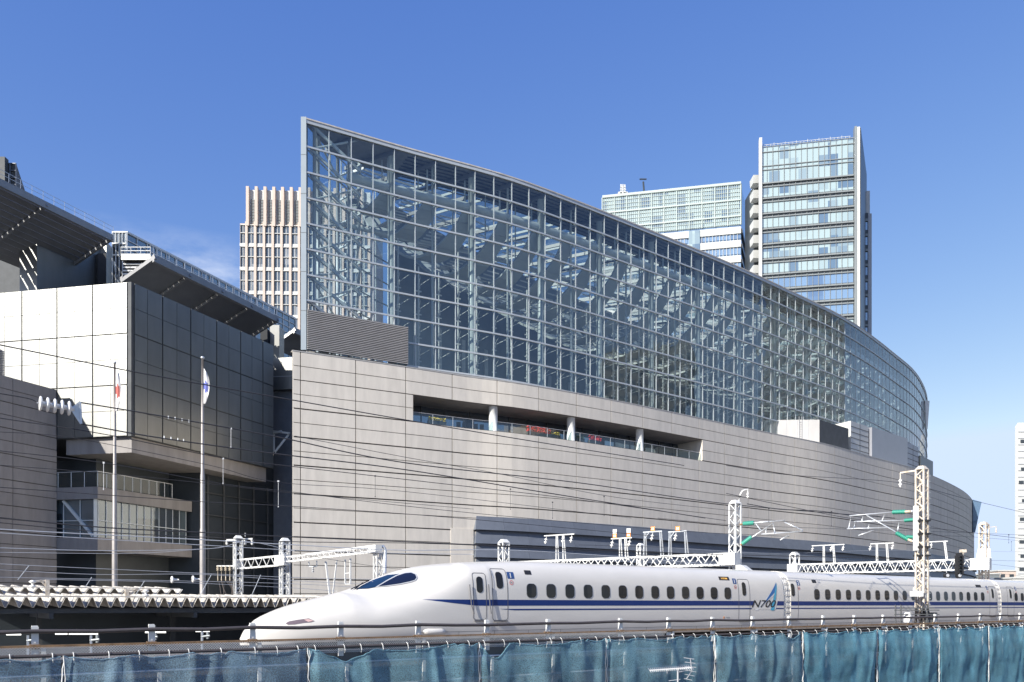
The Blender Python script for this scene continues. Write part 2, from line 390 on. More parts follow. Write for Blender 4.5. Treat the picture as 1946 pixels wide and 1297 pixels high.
for i in range(0, 37, 2): p = rail_pts[i]; rr.beam(p - UP * 1.14, p, .05)
railing = rr.build('terrace_railing', M['galv'], hall)
for i in range(36):
    a, b = rail_pts[i], rail_pts[i + 1]; rp.quad(a - UP * 1.1, b - UP * 1.1, b - UP * .08, a - UP * .08)
rp.build('railing_glass', M['clear_glass'], railing)
# planters and chairs on the terrace
def clump(name, u, w, h, m, label, cat_, group, off=-.8):
    mb = MB(); s0 = SC.u_at(u); rnd = random.Random(int(u))
    for k in range(int(70 * w)):
        p = SC.at(s0 + rnd.uniform(-w / 2, w / 2), off + rnd.uniform(-.25, .25), TZ0 + .55 + rnd.random() ** 1.4 * h)
        e1 = Vector((rnd.gauss(0, 1), rnd.gauss(0, 1), rnd.gauss(0, 1))).normalized() * .12; e2 = e1.orthogonal().normalized() * .1
        mb.add([p - e1, p + e2, p + e1, p - e2], [(0, 1, 2, 3)])
    t = thing(name, label, cat_, SC.at(s0, off, TZ0), group)
    mb.build('foliage', m, t)
    q = MB(); a = SC.at(s0 - w / 2, off + .25, TZ0 + .002); b = SC.at(s0 + w / 2, off + .25, TZ0 + .002); c = SC.at(s0 - w / 2, off - .25, TZ0 + .002)
    q.obox(a, b - a, c - a, UP * .55); q.build('planter_box', M['dark2'], t)
clump('flower_planter', 836, 2.2, .4, M['yellow'], 'yellow flowering planter behind the terrace railing left of the first round column', 'planter', 'planters on the terrace')
clump('flower_planter', 1031, 3.6, .75, M['red'], 'long red flowering planter between the first and second round columns', 'planter', 'planters on the terrace')
clump('flower_planter', 1062, 1.4, .35, M['yellow'], 'low yellow planter just left of the second round column', 'planter', 'planters on the terrace')
clump('flower_planter', 1138, 2.0, .7, M['red'], 'short red flowering planter right of the second round column', 'planter', 'planters on the terrace')
clump('flower_planter', 1108, 1.4, .5, M['leaf'], 'green planter hard against the right side of the second round column', 'planter', 'planters on the terrace')
def chair(u, label, m):
    t = thing('terrace_chair', label, 'chair', SC.at(SC.u_at(u), -1.9, TZ0 + .003), 'chairs on the terrace'); o = ORG[t.name]
    MB().obox(o + V(-.25, -.25, .42), V(.5, 0, 0), V(0, .5, 0), V(0, 0, .06)).build('seat', m, t)
    MB().obox(o + V(-.25, .22, .5), V(.5, 0, 0), V(0, .05, 0), V(0, 0, .6)).build('backrest', m, t)
    for dx in (-.22, .22):
        for dy in (-.22, .22): MB().beam(o + V(dx, dy, 0), o + V(dx, dy, .42), .05).build('leg', M['dark2'], t)
for k, (u, lab) in enumerate([(884, 'leftmost dark terrace chair before the first round column'), (895, 'second dark terrace chair before the first round column'), (905, 'third dark terrace chair before the first round column'), (916, 'fourth dark terrace chair before the first round column'), (927, 'dark terrace chair nearest the first round column on its left')]): chair(u, lab, M['dark2'])

# ---- blue-grey lapped metal cladding low on the stone wall
cl = []; z = ZC; k = 0
while z > -1:
    mb = MB(); s = CL0 - .55 * k * .0; zt, zb = z, z - 1.62
    s0 = CL0 + .0; ss = s0
    while ss < SC.len - 1:
        se = min(ss + 3.4, SC.len - 1)
        a0, a1 = SC.at(ss, .10, zt), SC.at(se - .02, .10, zt); b0, b1 = SC.at(ss - (.35 if ss == s0 else 0), .62, zb), SC.at(se - .02, .62, zb)
        c0, c1 = SC.at(ss, .02, zt), SC.at(se - .02, .02, zt); d0, d1 = SC.at(ss - (.35 if ss == s0 else 0), .02, zb - .05), SC.at(se - .02, .02, zb - .05)
        mb.hexa([d0, d1, c1, c0], [b0, b1, a1, a0]); ss = se
    mb.rec = True
    mb.build('cladding_band', M['clad'], hall); z -= 1.62; k += 1
# light return strip left of the cladding
q = MB()
a, b = SC.at(CL0 - 3.3, .04, -2), SC.at(CL0 - .4, .10, -2); q.obox(a, b - a, SC.at(CL0 - 3.3, -.04, -2) - a, UP * (ZC - 1.55 + 2)); q.build('cladding_return', M['stone'], hall)

# ---------------------------------------------------------------- glass hall
PW = 2.594; NB = int(GC.len / PW); ROW = (ZG - ZSG) / 9.0
rows = [ZG - ROW * i for i in range(10)]
gl = MB(); rnd = random.Random(3)
lou0, lou1 = 0, GC.u_at(772)
for i in range(NB):
    for r in range(9):
        a, b = i * PW + .03, (i + 1) * PW - .03; e = [rnd.uniform(-.012, .012) for _ in range(4)]
        z1, z0 = rows[r] - .05, rows[r + 1] + .05
        if r >= 7 and b < lou1: continue
        gl.quad(GC.at(a, e[0], z0), GC.at(b, e[1], z0), GC.at(b, e[2], z1), GC.at(a, e[3], z1))
gl.build('front_glazing', M['hall_glass'], hall)
for i in range(1, NB + 1):
    p = GC.at(i * PW, .05, ZSG + .1); MB().obox(p + (GC.at(i * PW, -.13, ZSG + .1) - p) * 0 - (GC.at(i * PW + .035, .05, 0) - GC.at(i * PW, .05, 0)), GC.at(i * PW + .07, .05, 0) - GC.at(i * PW, .05, 0), GC.at(i * PW, -.17, 0) - GC.at(i * PW, .05, 0), UP * (ZG - ZSG - .1)).build('mullion', M['steel'], hall)
for r in range(10):
    mb = MB(); z = rows[r]; s0 = 0 if r < 8 else lou1
    if r == 9: z += .12
    hh = .13 if r else .3
    for i in range(NB):
        a, b = max(i * PW, s0), (i + 1) * PW
        if b <= s0: continue
        mb.hexa([GC.at(a, .15, z - hh), GC.at(b, .15, z - hh), GC.at(b, -.02, z - hh), GC.at(a, -.02, z - hh)],
                [GC.at(a, .15, z + hh * .4), GC.at(b, .15, z + hh * .4), GC.at(b, -.02, z + hh * .4), GC.at(a, -.02, z + hh * .4)])
    mb.build('transom', M['steel'], hall)
cu = MB()
for i in range(NB): cu.hexa([GC.at(i * PW, .1, ZS - .05), GC.at((i + 1) * PW, .1, ZS - .05), GC.at((i + 1) * PW, -.3, ZS - .05), GC.at(i * PW, -.3, ZS - .05)], [GC.at(i * PW, .1, ZSG + .06), GC.at((i + 1) * PW, .1, ZSG + .06), GC.at((i + 1) * PW, -.3, ZSG + .06), GC.at(i * PW, -.3, ZSG + .06)])
cu.build('glazing_kerb', M['coping'], hall)
# prow post
p = GC.at(0, .2, ZSG + .1); MB().obox(p + V(-.62, 0, 0), V(.6, .0, 0), V(-.05, .9, 0), UP * (ZG - ZSG + .25)).build('corner_post', M['post'], hall)
pj = MB()
for k in range(1, 6): pj.obox(p + V(-.63, -.01, k * 4.3), V(.62, 0, 0), V(-.05, .92, 0), UP * .05)
pj.build('corner_post_joint', M['dark2'], hall)
# louvre panel at the foot of the prow
LZ1 = rows[7] - .35 + .0
lv = MB(); z = ZSG + .1
LZ1 = CZ + (HY - 590) / F * GC.at(0).y
while z < LZ1 - .1:
    n = 10
    for i in range(n):
        a, b = lou1 * i / n, lou1 * (i + 1) / n
        lv.hexa([GC.at(a, .62, z), GC.at(b, .62, z), GC.at(b, .44, z + .05), GC.at(a, .44, z + .05)], [GC.at(a, .64, z + .10), GC.at(b, .64, z + .10), GC.at(b, .44, z + .11), GC.at(a, .44, z + .11)])
    z += .2
lv.build('louvre_panel', M['louver'], hall)
lb = MB(); a, b = GC.at(0, .40, ZSG + .1), GC.at(lou1, .40, ZSG + .1)
for i in range(10):
    a, b = GC.at(lou1 * i / 10, .40, ZSG + .1), GC.at(lou1 * (i + 1) / 10, .40, ZSG + .1); lb.quad(a, b, b + UP * (LZ1 - ZSG - .1), a + UP * (LZ1 - ZSG - .1))
a = GC.at(lou1, .64, ZSG + .1); lb.quad(a, a + (GC.at(lou1, -.2, 0) - GC.at(lou1, .64, 0)), a + (GC.at(lou1, -.2, 0) - GC.at(lou1, .64, 0)) + UP * (LZ1 - ZSG - .1), a + UP * (LZ1 - ZSG - .1))
lb.build('louvre_backing', M['dark2'], hall)

# rear wall of the hall
back_pts = [(-21.7, 86.9), (-20.2, 92.0), (-17.2, 100), (-11, 110), (0, 124), (14, 139), (30, 154), (48, 172), (66, 192), (80, 212), (90, 232), (97, 250)]; back_pts = [(x * 1.05, y * 1.05) for x, y in back_pts]
BC = Curve(back_pts, 1)
bg = MB(); BG = 18.4; n = int(BG / PW)
for i in range(n):
    for r in range(9):
        a, b = i * PW + .03, (i + 1) * PW - .03; bg.quad(BC.at(a, 0, rows[r + 1] + .05), BC.at(b, 0, rows[r + 1] + .05), BC.at(b, 0, rows[r] - .05), BC.at(a, 0, rows[r] - .05))
bg.build('rear_glazing', M['back_glass'], hall)
bm_ = MB()
for i in range(n + 1): q = BC.at(i * PW, 0, ZSG); bm_.beam(q, q + UP * (ZG - ZSG), .09, .14)
for r in range(9): 
    for i in range(n): bm_.beam(BC.at(i * PW, 0, rows[r]), BC.at((i + 1) * PW, 0, rows[r]), .12, .14)
bm_.build('rear_glazing_frame', M['steel_in'], hall)
bw = MB(); nn = 40
for i in range(nn):
    a = BG + (BC.len - BG) * i / nn; b = BG + (BC.len - BG) * (i + 1) / nn
    bw.quad(BC.at(a, 0, ZSG - 3), BC.at(b, 0, ZSG - 3), BC.at(b, 0, ZG - .33), BC.at(a, 0, ZG - .33))
bw.build('rear_wall', M['rearw'], hall)
fl = MB()
for i in range(nn):
    f0, f1 = GC.len * (.04 + .96 * i / nn), GC.len * (.04 + .96 * (i + 1) / nn); g0, g1 = BC.len * (.04 + .96 * i / nn), BC.len * (.04 + .96 * (i + 1) / nn)
    fl.quad(GC.at(f0, -.3, ZSG - .02), GC.at(f1, -.3, ZSG - .02), BC.at(g1, .1, ZSG - .02), BC.at(g0, .1, ZSG - .02))
fl.build('hall_floor', M['rearw'], hall)
# white boxes whose colour stands for the light of slots in the rear wall
for i in range(22):
    s = BG + 5 + i * 5.2
    if s > BC.len - 5: break
    q = MB(); p0 = BC.at(s, .12, ZSG); p1 = BC.at(s + .75, .12, ZSG); hgt = 11.5 - .2 * i
    q.obox(p0, p1 - p0, BC.at(s, .02, ZSG) - p0, UP * hgt); q.build('slot_light_box', M['white'], hall)
# roof
rf = MB(); skg = MB(); skf = MB(); n = 60
def gb(f, off=0, z=0):  return GC.at(GC.len * f, off, z)
def bb(f, off=0, z=0):  return BC.at(BC.len * (f ** 1.02), off, z)
for i in range(n):
    f0, f1 = i / n, (i + 1) / n
    wd0 = (gb(f0) - bb(f0)).length; k0 = min(1, 6.5 / max(wd0, .1)); k1 = min(1, 6.5 / max((gb(f1) - bb(f1)).length, .1))
    i0, i1 = gb(f0, -.1).lerp(bb(f0), k0), gb(f1, -.1).lerp(bb(f1), k1); U0 = UP * (ZG - .32); U1 = UP * (ZG + .08)
    rf.hexa([gb(f0, -.1) + U0, gb(f1, -.1) + U0, i1 + U0, i0 + U0], [gb(f0, .12) + U1, gb(f1, .12) + U1, i1 + U1, i0 + U1])
    if k0 < 1 and k1 < 1:
        skg.quad(i0 + U1, i1 + U1, bb(f1) + U1, bb(f0) + U1)
        skf.beam(i0 + U0, bb(f0) + U0, .12, .3)
        for q_ in (.25, .5, .75): skf.beam(i0.lerp(bb(f0), q_) + U0, i1.lerp(bb(f1), q_) + U0, .10, .2)
rf.build('roof', M['soffit'], hall); skg.build('skylight_glass', M['skylight'], hall); skf.build('skylight_bar', M['steel_in'], hall)
ed = MB()
for i in range(n):
    f0, f1 = i / n, (i + 1) / n
    ed.hexa([gb(f0, .22, ZG + .09), gb(f1, .22, ZG + .09), gb(f1, -.3, ZG + .09), gb(f0, -.3, ZG + .09)], [gb(f0, .22, ZG + .24), gb(f1, .22, ZG + .24), gb(f1, -.3, ZG + .24), gb(f0, -.3, ZG + .24)])
ed.build('roof_edge', mat('weathered_roof_edge', (.55, .51, .47), .6, .1, 2, .2), hall)
# corrugation ribs and cross beams under the roof
cb_ = MB()
for j in range(1, 9):
    off = -j * .75
    for i in range(6, 118):
        f0, f1 = i / 118, (i + 1) / 118
        if (gb(f0) - bb(f0)).length < -off + 1: continue
        cb_.beam(gb(f0, off, ZG - .38), gb(f1, off, ZG - .38), .12, .10)
cb_.build('soffit_rib', M['dark2'], hall)
for i in range(2, NB):
    s = i * PW
    if i % 1 == 0:
        f = s / GC.len; a = GC.at(s, -.2, ZG - .6); b = bb(f, 0, ZG - .6)
        if i % 2 == 0: MB().beam(a, b, .22, .45).build('roof_beam', M['canopy'], hall)
# hull-like roof ribs
for i in range(3, NB - 2):
    s = i * PW; f = s / GC.len; a = GC.at(s, -1.2, 0); b = bb(f, .8, 0); dvec = b - a; wd = dvec.length
    if wd < 5: continue
    along = (GC.at(s + .5) - GC.at(s - .5)).normalized()
    hw = 1.55 if i % 2 == 0 else .5
    sag = min(10.0, wd * .42)
    pts = []
    for k in range(15):
        q = k / 14; pts.append(a + dvec * q + UP * (ZG - 4.4 - sag * math.sin(math.pi * q) ** .75))
    if i % 2 == 0:
        mb = MB()
        for k in range(14):
            p0, p1 = pts[k], pts[k + 1]; nz_ = (p1 - p0).cross(along).normalized() * .15
            w0 = along * hw * (.55 + .45 * math.sin(math.pi * k / 14)); w1 = along * hw * (.55 + .45 * math.sin(math.pi * (k + 1) / 14))
            mb.hexa([p0 - w0 - nz_, p0 + w0 - nz_, p1 + w1 - nz_, p1 - w1 - nz_], [p0 - w0 + nz_, p0 + w0 + nz_, p1 + w1 + nz_, p1 - w1 + nz_])
        mb.rec = True
        mb.build('roof_rib', M['hull'], hall, False)
        mb = MB()
        p0 = pts[1]; mb.beam(p0, a + dvec * (1 / 14) + UP * (ZG - .7), .16); mb.beam(pts[3], a + dvec * (3 / 14) + UP * (ZG - .7), .12)
        mb.build('rib_hanger', M['steel_in'], hall)
    else:
        mb = MB()
        for k in range(1, 8):
            p0 = pts[k].lerp(pts[k + 1], .5)
            for e in (0, .5): 
                pp = pts[k].lerp(pts[k + 1], e); mb.beam(pp - along * .9, pp + along * .9, .07, .16)
        mb.build('rib_rung', M['white'], hall)
# longitudinal tubes
for off, zz, r in ((-1.3, ZG - 4.3, .55), (-4.8, ZG - 8.2, .28)):
    pts = [GC.at(2 * PW + (GC.len - 4 * PW) * i / 80, off, zz) for i in range(81)]; MB().tube(pts, r, 14).build('roof_tube', M['steel_in'], hall, True)
# facade columns and their brackets
for i in range(2, NB, 2):
    p = GC.at(i * PW, -1.0, ZSG - .1); mb = MB(); mb.tube([p, p + UP * (ZG - ZSG - .4)], .42 if i % 4 == 0 else .14, 12)
    for r in range(1, 9): mb.beam(GC.at(i * PW, -.05, rows[r]), GC.at(i * PW, -.7, rows[r]), .06, .10)
    mb.build('facade_column', M['col_in'], hall, True)
# slim cable trusses behind the other mullions
for i in range(4, min(NB, 70)):
    mb = MB(); i += .5
    p = GC.at(i * PW, -2.2, ZSG); mb.tube([p, p + UP * (ZG - ZSG - 9.5 - 3.5 * abs(math.sin(i * 2.1)))], .10, 5)
    for r in range(5, 10):
        z = rows[r] - .4; mb.beam(GC.at(i * PW - .6, -.1, z), GC.at(i * PW, -2.2, z - .3), .06); mb.beam(GC.at(i * PW + .6, -.1, z), GC.at(i * PW, -2.2, z - .3), .06)
        mb.beam(GC.at(i * PW - .35, -2.2, z - .9), GC.at(i * PW + .35, -2.2, z - .9), .10, .14)
        mb.obox(GC.at(i * PW - .1, -2.05, z - .6), V(.22, .1, 0), V(-.1, .2, 0), UP * .6)
    mb.build('wind_truss', M['white'], hall)
# prow bracing between front and rear glazing
for r in range(0, 8):
    mb = MB(); z1, z0 = rows[r], rows[r + 1]
    a = GC.at(.6, -.3, 0); b = BC.at(6.5, .2, 0); c = GC.at(6.5, -.6, 0); e = BC.at(11, .2, 0)
    mb.beam(a + UP * z1, c + UP * (z0 - ROW * .3), .22, .30); mb.beam(b + UP * z1, c + UP * z0, .16)
    if r % 2: mb.tube([a + UP * z0, b + UP * z1], .12, 8); mb.tube([c + UP * z1, e + UP * z0], .12, 8)
    else: mb.tube([a + UP * z1, b + UP * z0], .12, 8); mb.tube([a + UP * z0, c + UP * z1], .12, 8)
    mb.beam(c + UP * z0, b + UP * z0, .18); mb.beam(c + UP * z0, e + UP * z0, .12)
    mb.build('prow_brace', M['steel_in'], hall)
for q in (BC.at(2.0, .25, 0), BC.at(6.5, .25, 0), GC.at(1.1, -.5, 0)):
    MB().tube([q + UP * ZSG, q + UP * (ZG - .4)], .2, 10).build('prow_column', M['steel'], hall, True)

# ---- rooftop boxes on the terrace at the right
def rbox(name, u0, v0, Y0, u1, v1, Y1, vb, m, depth=(.0, 6), joints=0, par=hall):
    a, b = P(u0, v0, Y0), P(u1, v1, Y1); zt = max(a.z, b.z); a.z = b.z = vb; mb = MB()
    dd = V(depth[0], depth[1], 0); mb.obox(a, b - a, dd, UP * (zt - vb)); o = mb.build(name, m, par)
    if joints:
        j = MB(); nrm = (b - a).cross(UP).normalized() * .02
        for k in range(1, joints): z = vb + (zt - vb) * k / joints; j.obox(a + UP * (z - vb) + nrm, b - a, -nrm * .9, UP * .07)
        for k in range(1, 4): q = a.lerp(b, k / 4); j.obox(q + nrm, (b - a).normalized() * .05, -nrm * .9, UP * (zt - vb))
        j.build('panel_joint', M['stone_dark'], o)
    return o
zb = ZS + .1
def sY(u, off=-1.4): s = SC.u_at(u); return SC.at(s, off).y
# plant room: pale face towards the camera, dark face along the wall
c = SC.at(SC.u_at(1571), -1.3); l = SC.at(SC.u_at(1452), -3.5); r_ = SC.at(SC.u_at(1626), -1.3)
top = CZ + (HY - 798) / F * c.y
dl = (P(1472, 0, 1).xy.normalized()); 
l = V(c.x - 9.2, c.y + .3, 0)
mb = MB(); mb.hexa([l + UP * zb, c + UP * zb, r_ + UP * zb, l + V(8, 12, zb)], [l + UP * top, c + UP * top, r_ + UP * top, l + V(8, 12, top)])
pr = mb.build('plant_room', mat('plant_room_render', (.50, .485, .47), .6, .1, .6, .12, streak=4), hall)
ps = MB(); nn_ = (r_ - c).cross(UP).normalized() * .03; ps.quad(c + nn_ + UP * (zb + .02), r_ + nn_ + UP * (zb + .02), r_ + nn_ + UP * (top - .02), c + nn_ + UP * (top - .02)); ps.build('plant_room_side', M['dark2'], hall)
j = MB()
for k in range(1, 5): q = l.lerp(c, k / 5); j.obox(V(q.x, q.y - .03, zb), V(.05, 0, 0), V(0, .02, 0), UP * (top - zb))
q = l.lerp(c, .63); 
for dx in (0, .45): j.beam(V(q.x + dx, q.y - .12, zb), V(q.x + dx, q.y - .12, top + .5), .05)
for k in range(10): j.beam(V(q.x, q.y - .12, zb + .3 + k * .4), V(q.x + .45, q.y - .12, zb + .3 + k * .4), .04)
j.build('ladder', M['grey'], pr)
s0, s1 = SC.u_at(1636), SC.u_at(1667)
def wbox(name, u0, u1, vt, m, joints, off=-1.1, dep=9, z0=zb):
    a, b = SC.at(SC.u_at(u0), off), SC.at(SC.u_at(u1), off); zt = CZ + (HY - vt) / F * a.y
    c_, d_ = SC.at(SC.u_at(u0), off) + V(-5, dep, 0), SC.at(SC.u_at(u1), off) + V(-5, dep, 0)
    mb = MB(); mb.hexa([a + UP * z0, b + UP * z0, d_ + UP * z0, c_ + UP * z0], [a + UP * zt, b + UP * zt, d_ + UP * zt, c_ + UP * zt]); o = mb.build(name, m, hall)
    if joints:
        j = MB(); nrm = (b - a).cross(UP).normalized() * .03
        for k in range(1, joints): z = z0 + (zt - z0) * k / joints; j.obox(V(a.x, a.y, z) + nrm, b - a, -nrm * .9, UP * .09)
        q = a.lerp(b, .5); j.obox(V(q.x, q.y, z0) + nrm, (b - a).normalized() * .06, -nrm * .9, UP * (zt - z0))
        j.build('panel_joint', M['stone_dark'], o)
    return o
wbox('stair_core', 1634, 1667, 800, M['twhite'], 6, -1.6)
wbox('screen_wall', 1668.5, 1736, 812, mat('smooth_metal_screen', (.36, .37, .41), .35, .3, .5, .06), 0, -1.1)
wbox('stair_core', 1737, 1759, 841, M['grey'], 5, -1.3)
wbox('dark_plant_box', 1760, 1783, 866, M['tdark'], 0, -1.0)
# glazed fin at the far end of the stone wall and a sign-like bracket at the end of the glass
q = MB(); p = SC.at(SC.u_at(1847), .3, 0); zt = CZ + (HY - 950) / F * p.y; z2 = CZ + (HY - 1012) / F * p.y
q.hexa([V(p.x, p.y, z2), V(p.x + .5, p.y, z2), V(p.x + .5, p.y + 2, z2), V(p.x, p.y + 2, z2)], [V(p.x, p.y, zt), V(p.x + 2.1, p.y, zt - .6), V(p.x + 2.1, p.y + 2, zt - .6), V(p.x, p.y + 2, zt)])
q.build('end_fin', M['win_sky'], hall)
q = MB(); p = GC.at(GC.u_at(1756.5), .2, 0); zt = CZ + (HY - 762) / F * p.y
q.hexa([V(p.x + .2, p.y, zt - 7), V(p.x + .6, p.y, zt - 7), V(p.x + .6, p.y + .5, zt - 7), V(p.x + .2, p.y + .5, zt - 7)], [V(p.x, p.y, zt), V(p.x + 1.1, p.y, zt), V(p.x + 1.1, p.y + .5, zt), V(p.x, p.y + .5, zt)])
q.build('end_bracket', M['white'], hall)
# ================================================================ LEFT HALL
C0 = V(-46.2, 99.6, 0); D1 = V(.384, .923, 0).normalized(); D2 = V(-.981, .192, 0).normalized()
lh = thing('panelled_hall', 'hall on the left with bright white end, shaded dark side and louvred roof canopies', 'building', (-56, 110, GZ))
def q1(s1, s2, z): return C0 + D1 * s1 + D2 * s2 + UP * z
ZT, ZB, ZF = CZ + 39.2, CZ + 20.5, CZ + 18.6
L1, L2 = 26.3, 34
mb = MB(); mb.hexa([q1(0, 0, ZB), q1(L1, 0, ZB), q1(L1, L2, ZB), q1(0, L2, ZB)], [q1(0, 0, ZT), q1(L1, 0, ZT), q1(L1, L2, ZT), q1(0, L2, ZT)])
mb.build('panel_core', M['dark2'], lh)
def panels(name, u0, du, L, cols, zs, nrm, m, gap=.045):
    mb = MB()
    for i in range(len(cols) - 1):
        for k in range(len(zs) - 1):
            a, b = cols[i] + gap * (2 if i % 2 == 0 else .6), cols[i + 1] - gap * (2 if i % 2 else .6); z1 = zs[k] - gap * (1.6 if k % 2 == 0 else .6); z0 = zs[k + 1] + gap * (1.6 if k % 2 else .6)
            mb.obox(u0 + du * a + nrm * .01 + UP * z0, du * (b - a), nrm * .11, UP * (z1 - z0))
    return mb.build(name, m, lh)
zs = [ZT - (ZT - ZB) * k / 6 for k in range(7)]
wf = panels('white_end_cladding', C0, D2, L2, [.45] + [2.5 * k + .2 for k in range(1, 14)], zs, V(-D2.y, D2.x, 0), M['white_panel'])
sf = panels('side_cladding', C0, D1, L1, [.35] + [L1 * k / 11 for k in range(1, 12)], zs, V(D1.y, -D1.x, 0), M['white_panel'])
# fascia and dark soffit beneath the box
mb = MB(); mb.hexa([q1(.5, .4, ZF), q1(L1 - 1, .4, ZF - .2), q1(L1 - 1, 9, ZF), q1(.5, 9.5, ZF)], [q1(.5, .4, ZB - .01), q1(L1 - 1, .4, ZB - .01), q1(L1 - 1, 9, ZB - .01), q1(.5, 9.5, ZB - .01)])
mb.build('fascia', M['wing'], lh)
# lower body, recessed and dark, with balconies
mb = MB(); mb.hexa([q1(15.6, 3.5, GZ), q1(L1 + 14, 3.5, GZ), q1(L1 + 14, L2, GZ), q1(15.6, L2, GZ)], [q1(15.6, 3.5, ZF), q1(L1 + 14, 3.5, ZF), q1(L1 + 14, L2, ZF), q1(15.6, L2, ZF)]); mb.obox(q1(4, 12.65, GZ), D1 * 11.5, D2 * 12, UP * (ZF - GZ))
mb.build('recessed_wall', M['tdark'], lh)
def slab2(name, s1a, s1b, s2a, s2b, z0, z1, m): 
    mb = MB(); mb.hexa([q1(s1a, s2a, z0), q1(s1b, s2a, z0), q1(s1b, s2b, z0), q1(s1a, s2b, z0)], [q1(s1a, s2a, z1), q1(s1b, s2a, z1), q1(s1b, s2b, z1), q1(s1a, s2b, z1)]); return mb.build(name, m, lh)
def zat(u, v, Y): return CZ + (HY - v) / F * Y
B1 = 9.0
bs1, bs2 = 0, 4.6
q = q1(0, 4.6, 0)
zA1, zA0 = zat(178, 925, q.y), zat(178, 948, q.y)
zB1, zB0 = zat(178, 1021, q.y), zat(178, 1047, q.y)
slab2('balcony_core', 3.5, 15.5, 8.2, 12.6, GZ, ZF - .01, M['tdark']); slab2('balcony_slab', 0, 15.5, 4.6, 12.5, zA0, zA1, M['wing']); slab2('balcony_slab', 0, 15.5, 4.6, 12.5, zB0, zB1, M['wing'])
def rail(s1a, s1b, s2, z, n, h=1.25):
    mb = MB(); mb.beam(q1(s1a, s2, z + h), q1(s1b, s2, z + h), .07)
    mb.beam(q1(s1a, s2, z + h), q1(s1a, s2 + 7.4, z + h), .07)
    for k in range(n + 1): p = q1(s1a + (s1b - s1a) * k / n, s2, z + .01); mb.beam(p, p + UP * h, .06)
    for k in range(1, 5): p = q1(s1a, s2 + 7.4 * k / 4, z + .01); mb.beam(p, p + UP * h, .06)
    o = mb.build('balcony_railing', M['galv'], lh)
    g = MB(); a, b = q1(s1a + .03, s2, z + .1), q1(s1b - .03, s2, z + .1); g.quad(a, b, b + UP * (h - .15), a + UP * (h - .15)); b = q1(s1a + .03, s2 + 7.4, z + .1); g.quad(b, a, a + UP * (h - .15), b + UP * (h - .15))
    g.build('railing_glass', M['clear_glass'], o)
rail(.1, 12, 4.7, zA1, 9, 1.9)
# glazed storey between the balconies
g = MB(); a, b = q1(.6, 5.2, zB1), q1(15, 5.2, zB1); g.quad(a, b, b + UP * (zA0 - zB1), a + UP * (zA0 - zB1)); c = q1(.6, 12.3, zB1); g.quad(c, a, a + UP * (zA0 - zB1), c + UP * (zA0 - zB1))
gz = g.build('balcony_glazing', M['win_dark'], lh)
mb = MB()
for k in range(13): p = q1(.6 + 14.4 * k / 12, 5.12, zB1); mb.beam(p, p + UP * (zA0 - zB1), .08)
for k in range(4): p = q1(.5, 5.2 + 7 * k / 3, zB1); mb.beam(p, p + UP * (zA0 - zB1), .1)
for f in (.45,): mb.beam(q1(.55, 5.08, zB1 + (zA0 - zB1) * f), q1(15, 5.08, zB1 + (zA0 - zB1) * f), .1); mb.beam(q1(.5, 5.2, zB1 + (zA0 - zB1) * f), q1(.5, 12.2, zB1 + (zA0 - zB1) * f), .1)
mb.beam(q1(.42, 5.6, zB1 + .1), q1(.42, 9.8, zA0 - .1), .3); p = q1(.35, 5.3, zB1); mb.beam(p, p + UP * (zA0 - zB1), .35)
mb.build('glazing_frame', M['steel_in'], gz)
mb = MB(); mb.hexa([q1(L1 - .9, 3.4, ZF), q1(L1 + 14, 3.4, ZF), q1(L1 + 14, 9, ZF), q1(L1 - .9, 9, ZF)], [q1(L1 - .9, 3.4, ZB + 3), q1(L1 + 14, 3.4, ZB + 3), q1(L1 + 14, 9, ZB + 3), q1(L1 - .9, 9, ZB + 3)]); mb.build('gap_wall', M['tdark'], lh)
# right-hand lower wall with faint ribbing, down pipe frame and white upper box beyond
mb = MB()
for k in range(7):
    p = q1(17 + k * 3.2, 3.35, GZ); mb.beam(p, p + UP * (ZF - GZ - .4), .2)
for k in range(6): mb.beam(q1(16, 3.3, 2 + k * 3.1), q1(38, 3.3, 2 + k * 3.1), .16)
mb.build('facade_frame', M['dark2'], lh)
# stone wing in front at the far left
w0 = V(-56.4, 101.5, 0)
wg = MB(); wg.obox(w0 - D1 * 40 + UP * GZ + V(0, 0, 0), D1 * 39.98, D2 * 8, UP * (ZS - GZ - .1)); 
wgo = wg.build('stone_wing_core', M['stone_dark'], lh)
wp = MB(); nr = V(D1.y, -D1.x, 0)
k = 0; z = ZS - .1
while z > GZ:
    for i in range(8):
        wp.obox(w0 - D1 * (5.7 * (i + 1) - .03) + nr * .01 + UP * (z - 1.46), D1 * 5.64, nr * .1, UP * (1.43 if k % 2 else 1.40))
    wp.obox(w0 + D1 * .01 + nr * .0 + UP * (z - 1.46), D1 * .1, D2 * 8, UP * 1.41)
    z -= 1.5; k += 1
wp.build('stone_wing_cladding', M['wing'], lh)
# brown louvre box on the wing
lb = MB(); z = ZS - .05; zt = zat(0, 662, (w0 - D1 * 7).y)
e = -(w0.x / w0.y + 961 / F) 
for k in range(int((zt - z) / .2)): lb.obox(w0 - D1 * 34 + UP * (z + k * .2) + nr * -.3, D1 * 27.6, nr * -.25 - UP * .0, UP * .11)
lb.build('wing_louvre', M['louver'], lh)
lb = MB(); lb.obox(w0 - D1 * 34 - nr * .6 + UP * (z + .0), D1 * 27.5, D2 * 6, UP * (zt - z)); lb.build('wing_louvre_box', M['dark2'], lh)

